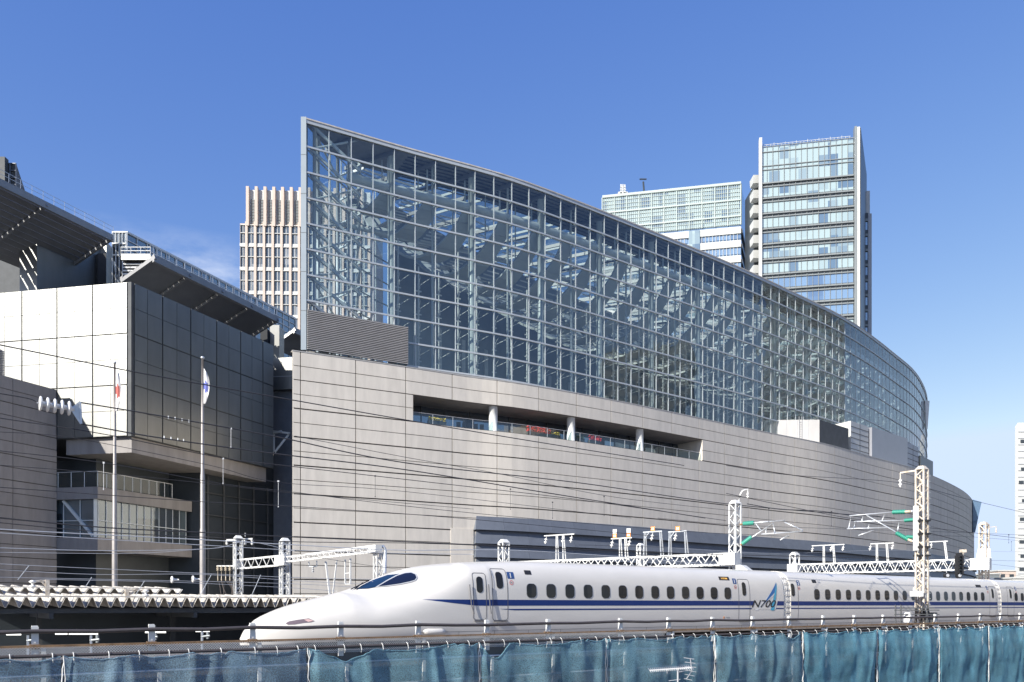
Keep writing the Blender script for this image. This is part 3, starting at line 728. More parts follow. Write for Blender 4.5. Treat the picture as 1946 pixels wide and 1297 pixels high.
# ---- louvred canopies
def canopy(o_u, i_u, z_o, Y_o, z_i, Y_i, length, back, ncross, label=None):
    """outer (upper) edge seen at column o_u, inner (lower) edge at i_u; both run along D1; 'back' m behind and 'length' m ahead of the seen end"""
    O = V((o_u - CX) / F * Y_o, Y_o, z_o); I = V((i_u - CX) / F * Y_i, Y_i, z_i)
    mb = MB(); across = O - I; up = across.cross(D1).normalized(); up = up if up.z > 0 else -up
    o1, o2 = O - D1 * back, O + D1 * length; i1, i2 = I - D1 * back, I + D1 * length
    mb.obox(o1 - UP * .75, D1 * (back + length), -across.normalized() * .35, UP * 1.0)
    mb.obox(i1, D1 * (back + length), across.normalized() * .5, UP * .4)
    mb.obox(o2 - UP * .12 - D1 * .35, D1 * .35, -across, -up * .45)
    mb.obox(o1 + UP * .10, D1 * .35, -across, -up * .5)
    for k in range(1, ncross):
        s = (back + length) * k / ncross; mb.beam(o1 + D1 * s - up * .25, i1 + D1 * s - up * .25, .3, .35, up)
    c = mb.build('canopy_frame', M['canopy'], lh)
    bl = MB(); nb = max(6, int(across.length / 1.15))
    for k in range(nb):
        p = i1 + across * ((k + .75) / (nb + .4)) + UP * .05
        tilt = (across.normalized() * .90 + UP * .20)
        bl.obox(p - tilt * .5, D1 * (back + length), tilt, tilt.cross(D1).normalized() * .07)
    bl.build('canopy_blades', M['canopy'], c)
    bb_ = MB(); rn = random.Random(9)       # short white slivers added as painted glints between the blades
    for k in range(nb):
        for j in range(int((back + length) / 1.1)):
            if rn.random() < .34:
                p = i1 + across * ((k + 1.2) / (nb + .4)) + D1 * (j * 1.1 + rn.random() * .5) + UP * .12; bb_.obox(p, D1 * rn.uniform(.3, 1.0), across.normalized() * .22, UP * .1)
    bb_.build('canopy_glints', M['white'], c)
    # dark roof above and behind the inner edge
    return O, I, o1, o2
Z_i = CZ + 45.5
cA = canopy(215.4, 94, CZ + 49.5 * 1.15, 110.3 * 1.15, CZ + 45.5 * 1.15, 115 * 1.15, 0, 34, 3)
cB = canopy(293, 228, CZ + 47.9, 112.6, Z_i, 115.0, 26.4, 0, 4)
cC = canopy(560, 512, CZ + 50.5, 150, CZ + 47.5, 151, 22, 0, 3)
# roof slab dark beneath canopies and pale upper walls
def rblock(name, u0, u1, v0, Y, m, dep, zlow=ZT - 1, ln=None):
    a = V((u0 - CX) / F * Y, Y, 0); b = V((u1 - CX) / F * (Y + (ln or 0)), Y + (ln or 0), 0); zt = zat(u0, v0, Y)
    mb = MB(); c_ = D2 * dep; mb.hexa([a + UP * zlow, b + UP * zlow, b + c_ + UP * zlow, a + c_ + UP * zlow], [a + UP * zt, b + UP * zt, b + c_ + UP * zt, a + c_ + UP * zt]); return mb.build(name, m, lh)
# walls behind first canopy: pale blue-white, running along D1
upw = MB(); p = V(-71.6, 123.7, ZT - 1.5); upw.obox(p, D1 * 15.6, D2 * 3, UP * (zat(0, 461, 134) - p.z)); upw.build('upper_wall', M['white_panel'], lh)
upw = MB(); p = V((-60 - CX) / F * 138, 138, ZT - 4); upw.obox(p, V((96 - CX) / F * 138 - p.x, 0, 0), V(0, 4, 0), UP * (zat(0, 482, 138) - p.z)); upw.build('dark_upper_wall', M['dark2'], lh)
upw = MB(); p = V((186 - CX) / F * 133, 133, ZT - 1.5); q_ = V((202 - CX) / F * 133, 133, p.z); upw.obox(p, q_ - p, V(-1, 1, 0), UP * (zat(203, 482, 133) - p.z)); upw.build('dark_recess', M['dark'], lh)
upw = MB(); p = V((202 - CX) / F * 134, 134, ZT - 1.5); q_ = V((229 - CX) / F * 140, 140, p.z); upw.obox(p, q_ - p, D2 * 3, UP * (zat(203, 459, 134) - p.z)); upw.build('upper_wall', M['white_panel'], lh)
# white shelf and rail between canopies
sh = MB(); p = V((230 - CX) / F * 124, 124, zat(230, 494, 124)); q_ = V((286 - CX) / F * 124, 124, p.z); sh.obox(p, q_ - p, V(0, 8, 0), UP * .8)
sh.build('roof_shelf', M['white_panel'], lh)
sh = MB(); sh.obox(V(p.x, p.y + .8, ZT - 2), V(4.4, 0, 0), V(0, 6, 0), UP * (p.z - ZT + 1.9)); sh.build('roof_wall', M['dark2'], lh)
sh = MB()
for k in range(6): sh.obox(V(p.x, p.y + .6, p.z - .5 - k * .5), V(4.4, 0, 0), V(0, .1, 0), UP * .2)
sh.build('roof_louvre', M['white'], lh)
rr = MB()
for h in (.85, 1.35, 1.9): rr.beam(p + UP * h, q_ + UP * h, .08)
for k in range(4): w = p.lerp(q_, k / 3); rr.beam(w + UP * .8, w + UP * 1.95, .09)
rr.build('roof_railing', M['white'], lh)
# railing along the upper edge of the first canopy
rr = MB(); O, I, o1, o2 = cA
for k in range(21): w = o1.lerp(o2, k / 20) - D2 * 0 + UP * .25; rr.beam(w, w + UP * 1.25, .06); 
for h in (.85, 1.45): rr.beam(o1 + UP * h, o2 + UP * h, .045)
rr.build('canopy_railing', M['galv'], lh)
rr = MB(); O, I, o1, o2 = cB
for k in range(19): w = o1.lerp(o2, .02 + k / 18.5) + D2 * .6 + UP * .25; rr.beam(w, w + UP * 1.25, .06)
for h in (.85, 1.45): rr.beam(o1 + D2 * .6 + UP * h, o2 + D2 * .6 + UP * h, .045)
rr.build('canopy_railing', M['galv'], lh)
# lattice-framed glazed roof gallery behind
Yg = 128; a = V((214 - CX) / F * Yg, Yg, 0); zt = zat(214, 442, Yg)
gal = MB(); b = V((240 - CX) / F * Yg, Yg, 0); Lg = 42; e = b + D1 * Lg
gal.hexa([a + UP * (zt - 9), b + UP * (zt - 9), e + UP * (zt - 9), e + D2 * 3 + UP * (zt - 9)], [a + UP * zt, b + UP * zt, e + UP * zt, e + D2 * 3 + UP * zt])
gal.build('roof_gallery', M['win_dark'], lh)
fr = MB(); nr2 = V(D1.y, -D1.x, 0) * .1
for k in range(22): w = b + D1 * (Lg * k / 21) + nr2; fr.beam(w + UP * (zt - 9), w + UP * zt, .22 if k % 3 == 0 else .12)
for h in (0, -1.2, -2.4, -3.6, -4.8, -6): fr.beam(b + nr2 + UP * (zt + h), e + nr2 + UP * (zt + h), .3 if h == 0 else .12)
for k in range(5): w = a.lerp(b, k / 4) - V(0, .1, 0); fr.beam(w + UP * (zt - 9), w + UP * zt, .12)
for h in (0, -1.8, -3.6): fr.beam(a - V(0, .1, 0) + UP * (zt + h), b - V(0, .1, 0) + UP * (zt + h), .2)
fr.build('gallery_frame', M['white'], lh)
# white column and dark slot at the right end of the second canopy, small shelf beyond
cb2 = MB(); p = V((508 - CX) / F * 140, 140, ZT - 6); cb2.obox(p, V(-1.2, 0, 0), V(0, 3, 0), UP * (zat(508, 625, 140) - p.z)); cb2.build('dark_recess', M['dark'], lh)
cb2 = MB(); p = V((513 - CX) / F * 141, 141, ZT - 10); cb2.obox(p, V(1.6, 0, 0), V(0, 3, 0), UP * (zat(520, 618, 141) - p.z)); cb2.build('pale_pier', M['white_panel'], lh)
# white block and dark wall seen between the two halls
nb_ = thing('link_block', 'small white block over a dark wall between the left hall and the stone wall', 'building', (-33, 128, GZ))
mb = MB(); a = V((514 - CX) / F * 128, 128, 0); zt = zat(0, 681, 128); z0 = zat(0, 741, 128); mb.obox(a + UP * z0, V(8, -1.0, 0), V(0, 8, 0), UP * (zt - z0)); o = mb.build('white_block', M['white_panel'], nb_)
j = MB(); j.obox(a + UP * (z0 + (zt - z0) * .4) + V(0, -.03, 0), V(8, -1.0, 0), V(0, .02, 0), UP * .08); j.build('panel_joint', M['grey'], o)
mb = MB(); mb.obox(a + V(.2, .9, GZ), V(8, -1.0, 0), V(0, 7, 0), UP * (z0 - GZ - .02)); mb.build('dark_wall', M['clad'], nb_)
mb = MB(); p = zat(0, 825, 127); 
for (u0, v0, u1, v1) in ((518, 820, 551, 824), (520, 826, 520, 860), (549, 826, 522, 860), (518, 824, 535, 820)):
    mb.beam(P(u0, v0, 126), P(u1, v1, 125.5), .28)
mb.build('steel_bracket', M['steel'], nb_)
# dark glass block at the top left corner
cg = thing('far_glass_block', 'dark blue glass tower top at the left edge above the canopy', 'building', (-130, 210, GZ))
mb = MB(); a = V((-60 - CX) / F * 210, 210, 0); b = V((31 - CX) / F * 210, 210, 0); zt = zat(0, 312, 210); mb.obox(a + UP * GZ, b - a, V(-6, 14, 0), UP * (zt - GZ)); mb.build('glazed_shaft', M['dark2'], cg)
fr = MB()
for k in range(9): w = a.lerp(b, k / 8) - V(0, .15, 0); fr.beam(w + UP * (zt - 22), w + UP * zt, .3)
for k in range(12): fr.beam(a + UP * (zt - k * 1.8) - V(0, .2, 0), b + UP * (zt - k * 1.8) - V(0, .2, 0), .25)
fr.build('shaft_frame', M['clad'], cg)
mb = MB(); a2 = V((-60 - CX) / F * 208, 208, 0); b2 = V((9 - CX) / F * 208, 208, 0); mb.obox(a2 + UP * GZ, b2 - a2, V(0, 1.6, 0), UP * (zat(0, 298, 208) - GZ)); mb.build('pier', M['dark2'], cg)

# ================================================================ TOWERS BEHIND
# beige office tower
YB = 260.0
bt = thing('beige_tower', 'beige and white office tower with vertical piers behind the pointed glass end', 'tower', P(560, 1150, YB) * 1 + UP * (GZ - CZ))
sB = F / YB
fd = V(1, .045, 0).normalized()
pA = P(456, 425, YB); W1 = 41.0; 
zt1, zt2 = pA.z, zat(0, 360, YB); xA = pA.x; 
def bp(x, z, off=0): p = V(xA, YB, z) + fd * x; return p + V(0, -1, 0) * off
mb = MB(); mb.obox(bp(0, GZ), fd * W1, V(0, 26, 0), UP * (zt1 - GZ)); mb.build('wall', M['beige'], bt)
x2 = (467 - 456) / sB
mb = MB(); mb.obox(bp(x2, zt1 + .01, -.3), fd * (W1 - x2), V(0, 25, 0), UP * (zt2 - zt1)); mb.build('crown_wall', M['twhite'], bt)
cw = MB(); bay = 16.45 / sB
k = 0
x = x2 + .3
while x < W1 - 1:
    cw.obox(bp(x, zt1 - 1.0, 0.9), fd * (5.4 / sB), V(0, 1.3, 0), UP * (zt2 - zt1 + 1.6))
    lz = zt1 + 1.0
    x += bay
cw.build('crown_fin', M['beige'], bt)
x = x2 + .3 + 8.0 / sB
while x < W1 - 1:
    z = zt1 + .3; cl2 = MB()
    while z < zt1 + 7.6: cl2.obox(bp(x, z, .0), fd * (7.0 / sB), V(0, .15, 0), UP * .22); z += .48
    cl2.build('crown_louvre', M['tgrey'], bt); x += bay
storey = 3.72; rows_b = []
z = zt1 - .6; i = 0; wk = 0
band = MB(); pier = MB(); rail_ = MB()
x0b = (472.5 - 456) / sB
fl_ = 0
while z > 20:
    h = storey * (.62 if fl_ == 0 else .86)
    for c in range(-1, 14):
        xx = x0b + c * bay
        if c == -1: xx = 2.2 / sB
        wdt = 10.0 / sB if c >= 0 else 8 / sB
        if xx + wdt > W1: break
        if wk < 100:
            w = MB(); w.quad(bp(xx, z - h, .12), bp(xx + wdt, z - h, .12), bp(xx + wdt, z, .12), bp(xx, z, .12)); w.cur = 1; w.obox(bp(xx - .12, z - h, .5), fd * .22, V(0, .36, 0), UP * h); w.build('window', [M['win_beige'], M['tdark']], bt); wk += 1
        else:
            band.quad(bp(xx, z - h, .12), bp(xx + wdt, z - h, .12), bp(xx + wdt, z, .12), bp(xx, z, .12))
        rail_.obox(bp(xx + wdt * .47, z - h, .3), fd * (.9 / sB), V(0, .15, 0), UP * h)
        rail_.obox(bp(xx, z - .12, .55), fd * wdt, V(0, .45, 0), UP * .2)
    z -= storey * (.68 if fl_ == 0 else .86)
    if fl_ % 2 == 1:
        rail_.obox(bp(0, z - .95, .35), fd * W1, V(0, .34, 0), UP * .93); z -= 1.1
    fl_ += 1
o = band.build('window_rest', M['win_beige'], bt); o['kind'] = 'stuff'
rail_.build('white_band', M['twhite'], bt)
cp2 = MB(); 
for c in range(0, 14): 
    xx = x0b + c * bay - 5.6 / sB
    if xx < W1 - 1: cp2.obox(bp(xx, 15, .7), fd * (4.6 / sB), V(0, .69, 0), UP * (zt1 - 14.6))
cp2.build('pier', M['beige'], bt)

# broad pale tower
YC = 330.0; sC = F / YC
pt = thing('pale_glass_tower', 'broad pale glass tower with cloud reflections and roof masts, right of centre', 'tower', (P(1280, 1150, YC).x, YC + 15, GZ))
A = V((1145 - CX) / F * YC, YC, 0); B = V((1408 - CX) / F * (YC - 11), YC - 11, 0); ztC = zat(0, 377, YC) 
rt = V((1430 - CX) / F * (YC + 36), YC + 36, 0)
mb = MB(); mb.hexa([A + UP * GZ, B + UP * GZ, rt + UP * GZ, A + (rt - B) + UP * GZ], [A + UP * ztC, B + UP * ztC, rt + UP * ztC, A + (rt - B) + UP * ztC])
mb.build('core', M['win_sky'], pt)
nF = (B - A).cross(UP).normalized(); nF = nF if nF.y < 0 else -nF
ff = (B - A)
def cpnt(f, z, off=.0): return A + ff * f + nF * off + UP * z
zUp = zat(0, 428, YC - 11)
mb = MB(); mb.quad(cpnt(0, zUp, .2), cpnt(1, zUp, .2), cpnt(1, ztC, .2), cpnt(0, ztC, .2)); mb.build('crown_glazing', M['win_green'], pt)
fr = MB(); 
for k in range(67): fr.beam(cpnt(k / 66, zUp, .35), cpnt(k / 66, ztC, .35), .18 if k % 6 else .45)
zz = ztC
k = 0
while zz > zUp: fr.beam(cpnt(0, zz, .4), cpnt(1, zz, .4), .16 if k % 4 else .55); zz -= 1.55; k += 1
fr.beam(cpnt(0, ztC + .3, .3), cpnt(1, ztC + .3, .3), .9)
fr.build('crown_frame', mat('pale_green_frame', (.40, .46, .44), .5), pt)
z = zUp - .3; k = 0
while z > 60:
    mb = MB(); mb.obox(cpnt(0, z - 3.2, .02), ff, nF * .8, UP * 2.6); mb.build('spandrel_band', M['twhite'], pt)
    z -= 5.9 if k else 5.2; k += 1
    for (f0, f1) in ((.0, .62), (.72, 1)):
        mb = MB(); mb.quad(cpnt(f0, z + .1, .25), cpnt(f1, z + .1, .25), cpnt(f1, z + 2.6, .25), cpnt(f0, z + 2.6, .25)); mb.build('window_band', M['win_sky'], pt)
mb = MB(); mb.obox(cpnt(.63, 60, .03), ff * .08, nF * 1.1, UP * (zUp - 61)); mb.build('vertical_pier', M['win_green'], pt)
fr = MB()
for k in range(40): 
    if not .6 < k / 40 < .72: fr.beam(cpnt(k / 40, 60, .5), cpnt(k / 40, zUp - 3.2, .5), .16)
fr.build('window_mullion', M['twhite'], pt)
sideE = MB(); e2 = (rt - B); nS = V(e2.y, -e2.x, 0).normalized()
z = ztC - 40
for k in range(12): sideE.obox(B + UP * (zUp - 3 - k * 5.9) + nS * .05, e2, nS * .5, UP * 1.6)
sideE.build('side_band', M['tdark'], pt)
def antenna(name, u, v0, v1, Y, w, lab):
    mb = MB(); a, b = P(u, v1, Y), P(u, v0, Y); mb.tube([a, b], w * .18, 6)
    for k in range(4):
        q = a.lerp(b, .35 + .16 * k); mb.beam(q - V(w * (1 - .1 * k), 0, 0), q + V(w * (1 - .1 * k), 0, 0), w * .22); mb.obox(q - V(w * .7, 0, 0), V(w * .35, 0, 0), V(0, .5, 0), UP * w * .8); mb.obox(q + V(w * .3, 0, 0), V(w * .35, 0, 0), V(0, .5, 0), UP * w * .7)
    return mb
mb = antenna('a', 1184, 351, 380, YC, 1.5, ''); p = P(1184, 372, YC); p.z = ztC; mb.obox(p - V(1.9, 0, 1), V(3.8, 0, 0), V(0, 3, 0), UP * 3.6); mb.build('roof_mast', M['twhite'], pt)
mb = MB(); a, b = P(1225, 378, YC), P(1222.5, 346, YC); mb.tube([a, b], .38, 6); b2 = P(1222, 341, YC); mb.beam(b2 - V(1.4, 0, 0), b2 + V(1.4, 0, 0), .5, .4); mb.build('roof_crane', M['tdark'], pt)

# slim tower with end fins
YD = 300.0; sD = F / YD
st = thing('slim_tower', 'tall slim glass tower with pale ribbon storeys and two edge fins, tallest in view', 'tower', (P(1530, 1150, YD).x, YD + 12, GZ))
A = V((1447 - CX) / F * YD, YD, 0); B = V((1622 - CX) / F * (YD - 6), YD - 6, 0); ztD = zat(0, 262, YD - 6)
ff = B - A; nF = ff.cross(UP).normalized(); nF = nF if nF.y < 0 else -nF
dpt = V((1640 - CX) / F * (YD + 26), YD + 26, 0) - V((1628 - CX) / F * (YD - 6), YD - 6, 0)
def dpn(f, z, off=0): return A + ff * f + nF * off + UP * z
mb = MB(); mb.hexa([A + UP * GZ, B + UP * GZ, B + dpt + UP * GZ, A + dpt + UP * GZ], [A + UP * (ztD - .4), B + UP * (ztD - .4), B + dpt + UP * (ztD - .4), A + dpt + UP * (ztD - .4)]); mb.build('core', M['tgrey'], st)
fl = 29.6 / sD
vtop = [262, 273, 289, 305, 319, 333]
z = ztD
def ribbon(z0, z1, m='win_green'):
    mb = MB(); mb.quad(dpn(.004, z0, .12), dpn(.996, z0, .12), dpn(.996, z1, .12), dpn(.004, z1, .12)); mb.build('window_band', M[m], st)
ribbon(ztD - 2.1, ztD - .4); ribbon(ztD - 7.2, ztD - 2.3); ribbon(ztD - 8.6, ztD - 7.4); ribbon(ztD - 13.2, ztD - 8.8)
z = ztD - 13.6; rb = MB(); k = 0
for zz in (ztD - .2, ztD - 2.2, ztD - 7.3, ztD - 8.7, ztD - 13.4): rb.beam(dpn(0, zz, .3), dpn(1, zz, .3), .25, .25)
while z > 40:
    rb.beam(dpn(0, z - .15, .5), dpn(1, z - .15, .5), .5, .35); 
    rb.beam(dpn(0, z - 1.35, .4), dpn(1, z - 1.35, .4), .3, .25)
    ribbon(z - 4.9, z - 1.5, 'win_sky' if k in (6, 7, 8) else 'win_green'); z -= 5.55; k += 1
rb.build('floor_band', M['tgrey'], st)
ml = MB()
for k in range(1, 16): ml.beam(dpn(k / 16, 40, .22), dpn(k / 16, ztD - .3, .22), .16 if k % 2 else .22)
ml.build('window_mullion', M['tgrey'], st)
# fins
for f, ztt, wd, m_ in ((-.028, zat(0, 265, YD), 1.0, 'twhite'), (1.004, zat(0, 244, YD - 6), .8, 'tgrey')):
    mb = MB(); mb.obox(dpn(f, GZ, 1.2), ff.normalized() * wd, nF * -2.4, UP * (ztt - GZ)); mb.build('edge_fin', M[m_], st)
mb = MB(); mb.obox(dpn(1.032, GZ, 1.3), ff.normalized() * .9, nF * -2.6, UP * (zat(0, 246, YD - 6) - GZ)); mb.build('edge_fin', M['twhite'], st)
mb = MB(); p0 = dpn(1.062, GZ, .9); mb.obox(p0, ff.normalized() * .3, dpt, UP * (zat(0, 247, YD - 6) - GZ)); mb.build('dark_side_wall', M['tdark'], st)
rl_ = MB()
for k in range(24): w = dpn(.02 + .94 * k / 23, ztD - .4, -.5); rl_.beam(w, w + UP * (1.4 + .4 * (k % 3 == 0)), .1)
rl_.beam(dpn(.01, ztD + .9, -.5), dpn(.97, ztD + .9, -.5), .12); rl_.build('roof_railing', M['twhite'], st)
# balconies on the left edge
z = zat(0, 322, YD)
while z > 60:
    mb = MB(); p = V((1431.5 - CX) / F * (YD + 4), YD + 4, z - 3.0); mb.hexa([p, p + V(2.6, 0, 0), p + V(2.6, 4, 0), p + V(0, 4, 0)], [p + V(-.2, -.8, 2.6), p + V(2.6, -.8, 2.6), p + V(2.6, 4, 2.6), p + V(-.2, 4, 2.6)])
    mb.build('balcony', M['twhite'], st); z -= 5.55
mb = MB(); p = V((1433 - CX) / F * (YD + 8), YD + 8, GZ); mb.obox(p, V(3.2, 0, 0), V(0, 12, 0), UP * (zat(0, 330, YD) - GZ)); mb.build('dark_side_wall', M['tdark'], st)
# darker annex on the right
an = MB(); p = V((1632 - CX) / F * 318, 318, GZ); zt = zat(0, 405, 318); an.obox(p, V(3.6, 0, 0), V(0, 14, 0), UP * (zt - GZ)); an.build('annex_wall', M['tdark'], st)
an = MB(); p2 = V((1650 - CX) / F * 318, 318, GZ); an.obox(p2, V(1.35, 0, 0), V(1.0, 12, 0), UP * (zat(0, 406, 318) - GZ)); an.build('annex_fin', M['grey'], st)
an = MB(); p2 = V((1643.5 - CX) / F * 322, 322, zt); an.obox(p2, V(2.0, 0, 0), V(0, 3, 0), UP * (zat(0, 363, 322) - zt)); an.build('annex_chimney', M['twhite'], st)
for k in range(9):
    w = MB(); zz = zat(0, 423 + k * 28.6, 318); x0, x1 = (1638.0 - CX) / F * 317.8, (1648.6 - CX) / F * 317.8
    w.quad(V(x0, 317.85, zz - 3), V(x1, 317.85, zz - 3), V(x1, 317.85, zz), V(x0, 317.85, zz)); w.build('annex_window', M['win_sky'], st)
    w = MB(); w.obox(V(x0 - .9, 317.5, zz + .35), V(x1 - x0 + 1.0, 0, 0), V(0, .4, 0), UP * .9); w.build('annex_ledge', M['tgrey'], st)
# white tower cut by the right edge
YE = 420.0
rt_ = thing('white_slab_tower', 'white tower with fine horizontal bands cut off by the right edge of the view', 'tower', (P(1960, 1150, YE).x, YE + 10, GZ))
x0 = (1929 - CX) / F * YE; zt = zat(0, 803, YE)
XB = 22
mb = MB(); mb.hexa([V(x0, YE, GZ), V(x0 + 34, YE, GZ), V(x0 + 44, YE + 30, GZ), V(x0 + XB, YE + 30, GZ)], [V(x0, YE, zt - 2.5), V(x0 + 34, YE, zt - 2.5), V(x0 + 44, YE + 30, zt - 2.5), V(x0 + XB, YE + 30, zt - 2.5)])
mb.hexa([V(x0, YE, zt - 2.49), V(x0 + 34, YE, zt - 2.49), V(x0 + 44, YE + 30, zt - 2.49), V(x0 + XB, YE + 30, zt - 2.49)], [V(x0 + 2.0, YE + 1, zt), V(x0 + 33, YE + 1, zt), V(x0 + 43, YE + 29, zt), V(x0 + XB + 1, YE + 29, zt)])
mb.build('wall', M['twhite'], rt_)
b_ = MB(); z = zt - 5
while z > 6: b_.obox(V(x0 + 1.5, YE - .25, z), V(31, 0, 0), V(0, .2, 0), UP * .35); z -= 3.3
b_.build('floor_joint', M['grey'], rt_)
for k, (v, du) in enumerate(((920, 6), (1033, 7), (1085, 7), (842, 9), (895, 10), (955, 12), (1060, 9), (990, 8))):
    w = MB(); p = P(1930 + du, v, YE); w.obox(V(p.x, YE - .3, p.z), V(2.4, 0, 0), V(0, .25, 0), UP * 1.6); w.build('window', M['tdark'], rt_)
# low buildings on the far right horizon
def lowb(lab, u0, u1, v, Y, m, name='distant_building'):
    x0, x1 = (u0 - CX) / F * Y, (u1 - CX) / F * Y; t = thing(name, lab, 'building', ((x0 + x1) / 2, Y, GZ), 'distant buildings'); z = zat(0, v, Y)
    MB().obox(V(x0, Y, GZ), V(x1 - x0, 0, 0), V(0, 12, 0), UP * (z - GZ)).build('wall', M[m], t)
    o = ORG[t.name]; MB().obox(V(x0 - .3, Y - .3, z + .01), V(x1 - x0 + .6, 0, 0), V(0, 12.6, 0), UP * .5).build('roof_edge', M['twhite'], t)
    n = max(2, int((x1 - x0) / 3)); zz = z - 2.6; c = 0
    while zz > 2 and c < 24:
        for k in range(n):
            w = MB(); w.obox(V(x0 + (x1 - x0) * (k + .25) / n, Y - .06, zz), V((x1 - x0) * .5 / n, 0, 0), V(0, .05, 0), UP * 1.4); w.build('window', M['tdark'], t); c += 1
        zz -= 3.2
lowb('low beige building on the far horizon left of the white edge tower', 1897, 1931, 1086, 330, 'beige')
lowb('low grey building on the far horizon just right of the signal gantry mast', 1876, 1900, 1092, 300, 'tgrey')
lowb('low white building on the far horizon in front of the white edge tower', 1925, 1975, 1100, 260, 'twhite')
# city across the tracks, outside the view, which the glass reflects
def city(x, y, w, dp, h, m, wm, lab):
    t = thing('street_building', lab, 'building', (x, y, GZ), 'city blocks beyond the tracks')
    MB().box(x - w / 2, x + w / 2, y - dp / 2, y + dp / 2, GZ, GZ + h).build('wall', M[m], t)
    wb_ = MB(); z = GZ + 3
    while z < GZ + h - 3:
        wb_.box(x - w / 2 - .1, x + w / 2 + .1, y - dp / 2 - .1, y + dp / 2 + .1, z, z + 1.7); z += 3.8
    wb_.build('window_band', M[wm], t)
    pb = MB()
    k = 0
    while k < dp: pb.box(x - w / 2 - .3, x - w / 2 - .11, y - dp / 2 + k, y - dp / 2 + k + .9, GZ, GZ + h + 1); k += 4.5
    k = 0
    while k < w: pb.box(x - w / 2 + k, x - w / 2 + k + .9, y - dp / 2 - .3, y - dp / 2 - .11, GZ, GZ + h + 1); pb.box(x - w / 2 + k, x - w / 2 + k + .9, y + dp / 2 + .11, y + dp / 2 + .3, GZ, GZ + h + 1); k += 4.5
    pb.build('pier', M[m], t)
city(128, 40, 34, 46, 58, 'beige', 'win_dark', 'beige block with dark window bands across the tracks, beyond the right edge of the view')
city(176, 104, 40, 30, 88, 'tgrey', 'win_dark', 'grey block with dark window bands across the tracks, beyond the right edge of the view')
city(186, 178, 30, 40, 120, 'tgrey', 'win_green', 'tall pale green glazed block across the tracks, beyond the right edge of the view')
# ================================================================ BULLET TRAIN
TB = 28.73; TA0 = a_at(456, TB)          # centre line of the train, tip of its nose
def prof():
    out = []
    for u, v in [(456, 1221), (458, 1211), (461.7, 1201), (473, 1189), (487, 1177), (510.5, 1164.4), (543.9, 1151.6), (587.6, 1140), (626, 1131), (662, 1121), (690, 1109.5), (721, 1096), (759.7, 1083), (785.4, 1077.5), (824, 1072.5), (862, 1069.8), (900, 1068.6), (950, 1067.6), (1010, 1068)]:
        p = at(u, v, TB); out.append((p.dot(t3) - TA0, p.z))
    return out
PR = prof(); ZTOP = 3.53
def interp(tab, x):
    if x <= tab[0][0]: return tab[0][1]
    for i in range(1, len(tab)):
        if x <= tab[i][0]:
            f = (x - tab[i - 1][0]) / (tab[i][0] - tab[i - 1][0]); f2 = f
            return tab[i - 1][1] + (tab[i][1] - tab[i - 1][1]) * f2
    return tab[-1][1]
def smth(tab, x, w=.25): return sum(interp(tab, x + w * k / 2) * c for k, c in ((-2, 1), (-1, 2), (0, 3), (1, 2), (2, 1))) / 9
ZSH = [(-1, .5), (0, .9), (3.3, 2.2), (4.2, 2.04), (5, 2.1), (6, 2.28), (7, 2.58), (7.8, 2.98), (8.7, 3.5), (9.2, 3.6), (99, 3.6)]
WCT = [(-1, 0), (1, 0), (2, .42), (3.2, .62), (4.2, .80), (5.2, .98), (6.2, 1.16), (7.5, 1.36), (8.6, 1.48), (99, 1.48)]
def hw(x, z):
    zt = min(ZTOP, smth(PR, max(x, .02), .12 if x < 1 else .5)) if x < 12.6 else ZTOP
    zb_ = .24 if x < 1 else .24 + .08 * min(1, x - 1)
    W_ = 1.68 * (1 - (1 - min(max(x, .0) / 8.0, 1)) ** 2.6) ** .58
    zs = zt if x < 2.6 else min(zt, smth(ZSH, x, .7))
    zc = zb_ + (zs - zb_) * (.38 if x < 8 else min(.38 + (x - 8) * .0, .38)); p = 2.1 + min(max(x - 4.5, 0), 4) * .40
    if z >= zc:
        q = (z - zc) / (zs - zc); wl_ = W_ * (1 - q ** p) ** (1 / p) if q < 1 else 0
    else: wl_ = W_ * (1 - .10 * ((zc - z) / (zc - zb_)) ** 3)
    wc_ = 0
    Wc = smth(WCT, x, 1)
    if x < 9.6 and Wc > .02 and z < zt:
        z0 = max(zb_ + .2, zs - .75); q = max(0, (z - z0) / (zt - z0)); wc_ = Wc * (1 - q ** 2.3) ** (1 / 2.1) if q < 1 else 0
    k = .34; hh = max(k - abs(wl_ - wc_), 0) / k
    w = max(wl_, wc_) + (hh * hh * k * .25 if wc_ > 0 and wl_ > 0 else 0)
    return w, zt, zb_
def section(x, NS=52):
    _, zt, zb_ = hw(x, 1); pts = []
    for i in range(NS + 1):
        th = math.pi / 2 * i / NS; z = zb_ + (zt - zb_) * (1 - (1 - math.sin(math.pi / 2 - th)) ** 1.0 * 0) if False else zt - (zt - zb_) * (1 - math.cos(th)) 
        z = zt - (zt - zb_) * (i / NS) ** 1.9
        pts.append((hw(x, z)[0] if i else 0, z))
    return pts
def loft(a_list, name, parent, end=True):
    mb = MB(); NS = 52; m = 2 * NS + 1
    for x in a_list:
        s_ = section(x); ring = [(-w, z) for w, z in reversed(s_)] + [(w, z) for w, z in s_[1:]]
        for w, z in ring: mb.v.append(tp(TA0 + x, TB + w, z))
    N = len(a_list)
    for i in range(N - 1):
        for j in range(m - 1): mb.f.append([i * m + j, i * m + j + 1, (i + 1) * m + j + 1, (i + 1) * m + j]); mb.mi.append(0)
        mb.f.append([i * m + m - 1, i * m, (i + 1) * m, (i + 1) * m + m - 1]); mb.mi.append(0)
    for i0 in (0, N - 1):
        k0 = len(mb.v); mb.v += [p.copy() for p in mb.v[i0 * m:(i0 + 1) * m]]; mb.f.append([k0 + j for j in range(m)]); mb.mi.append(0)
    mb.rec = True
    return mb.build(name, M['body'], parent, True)
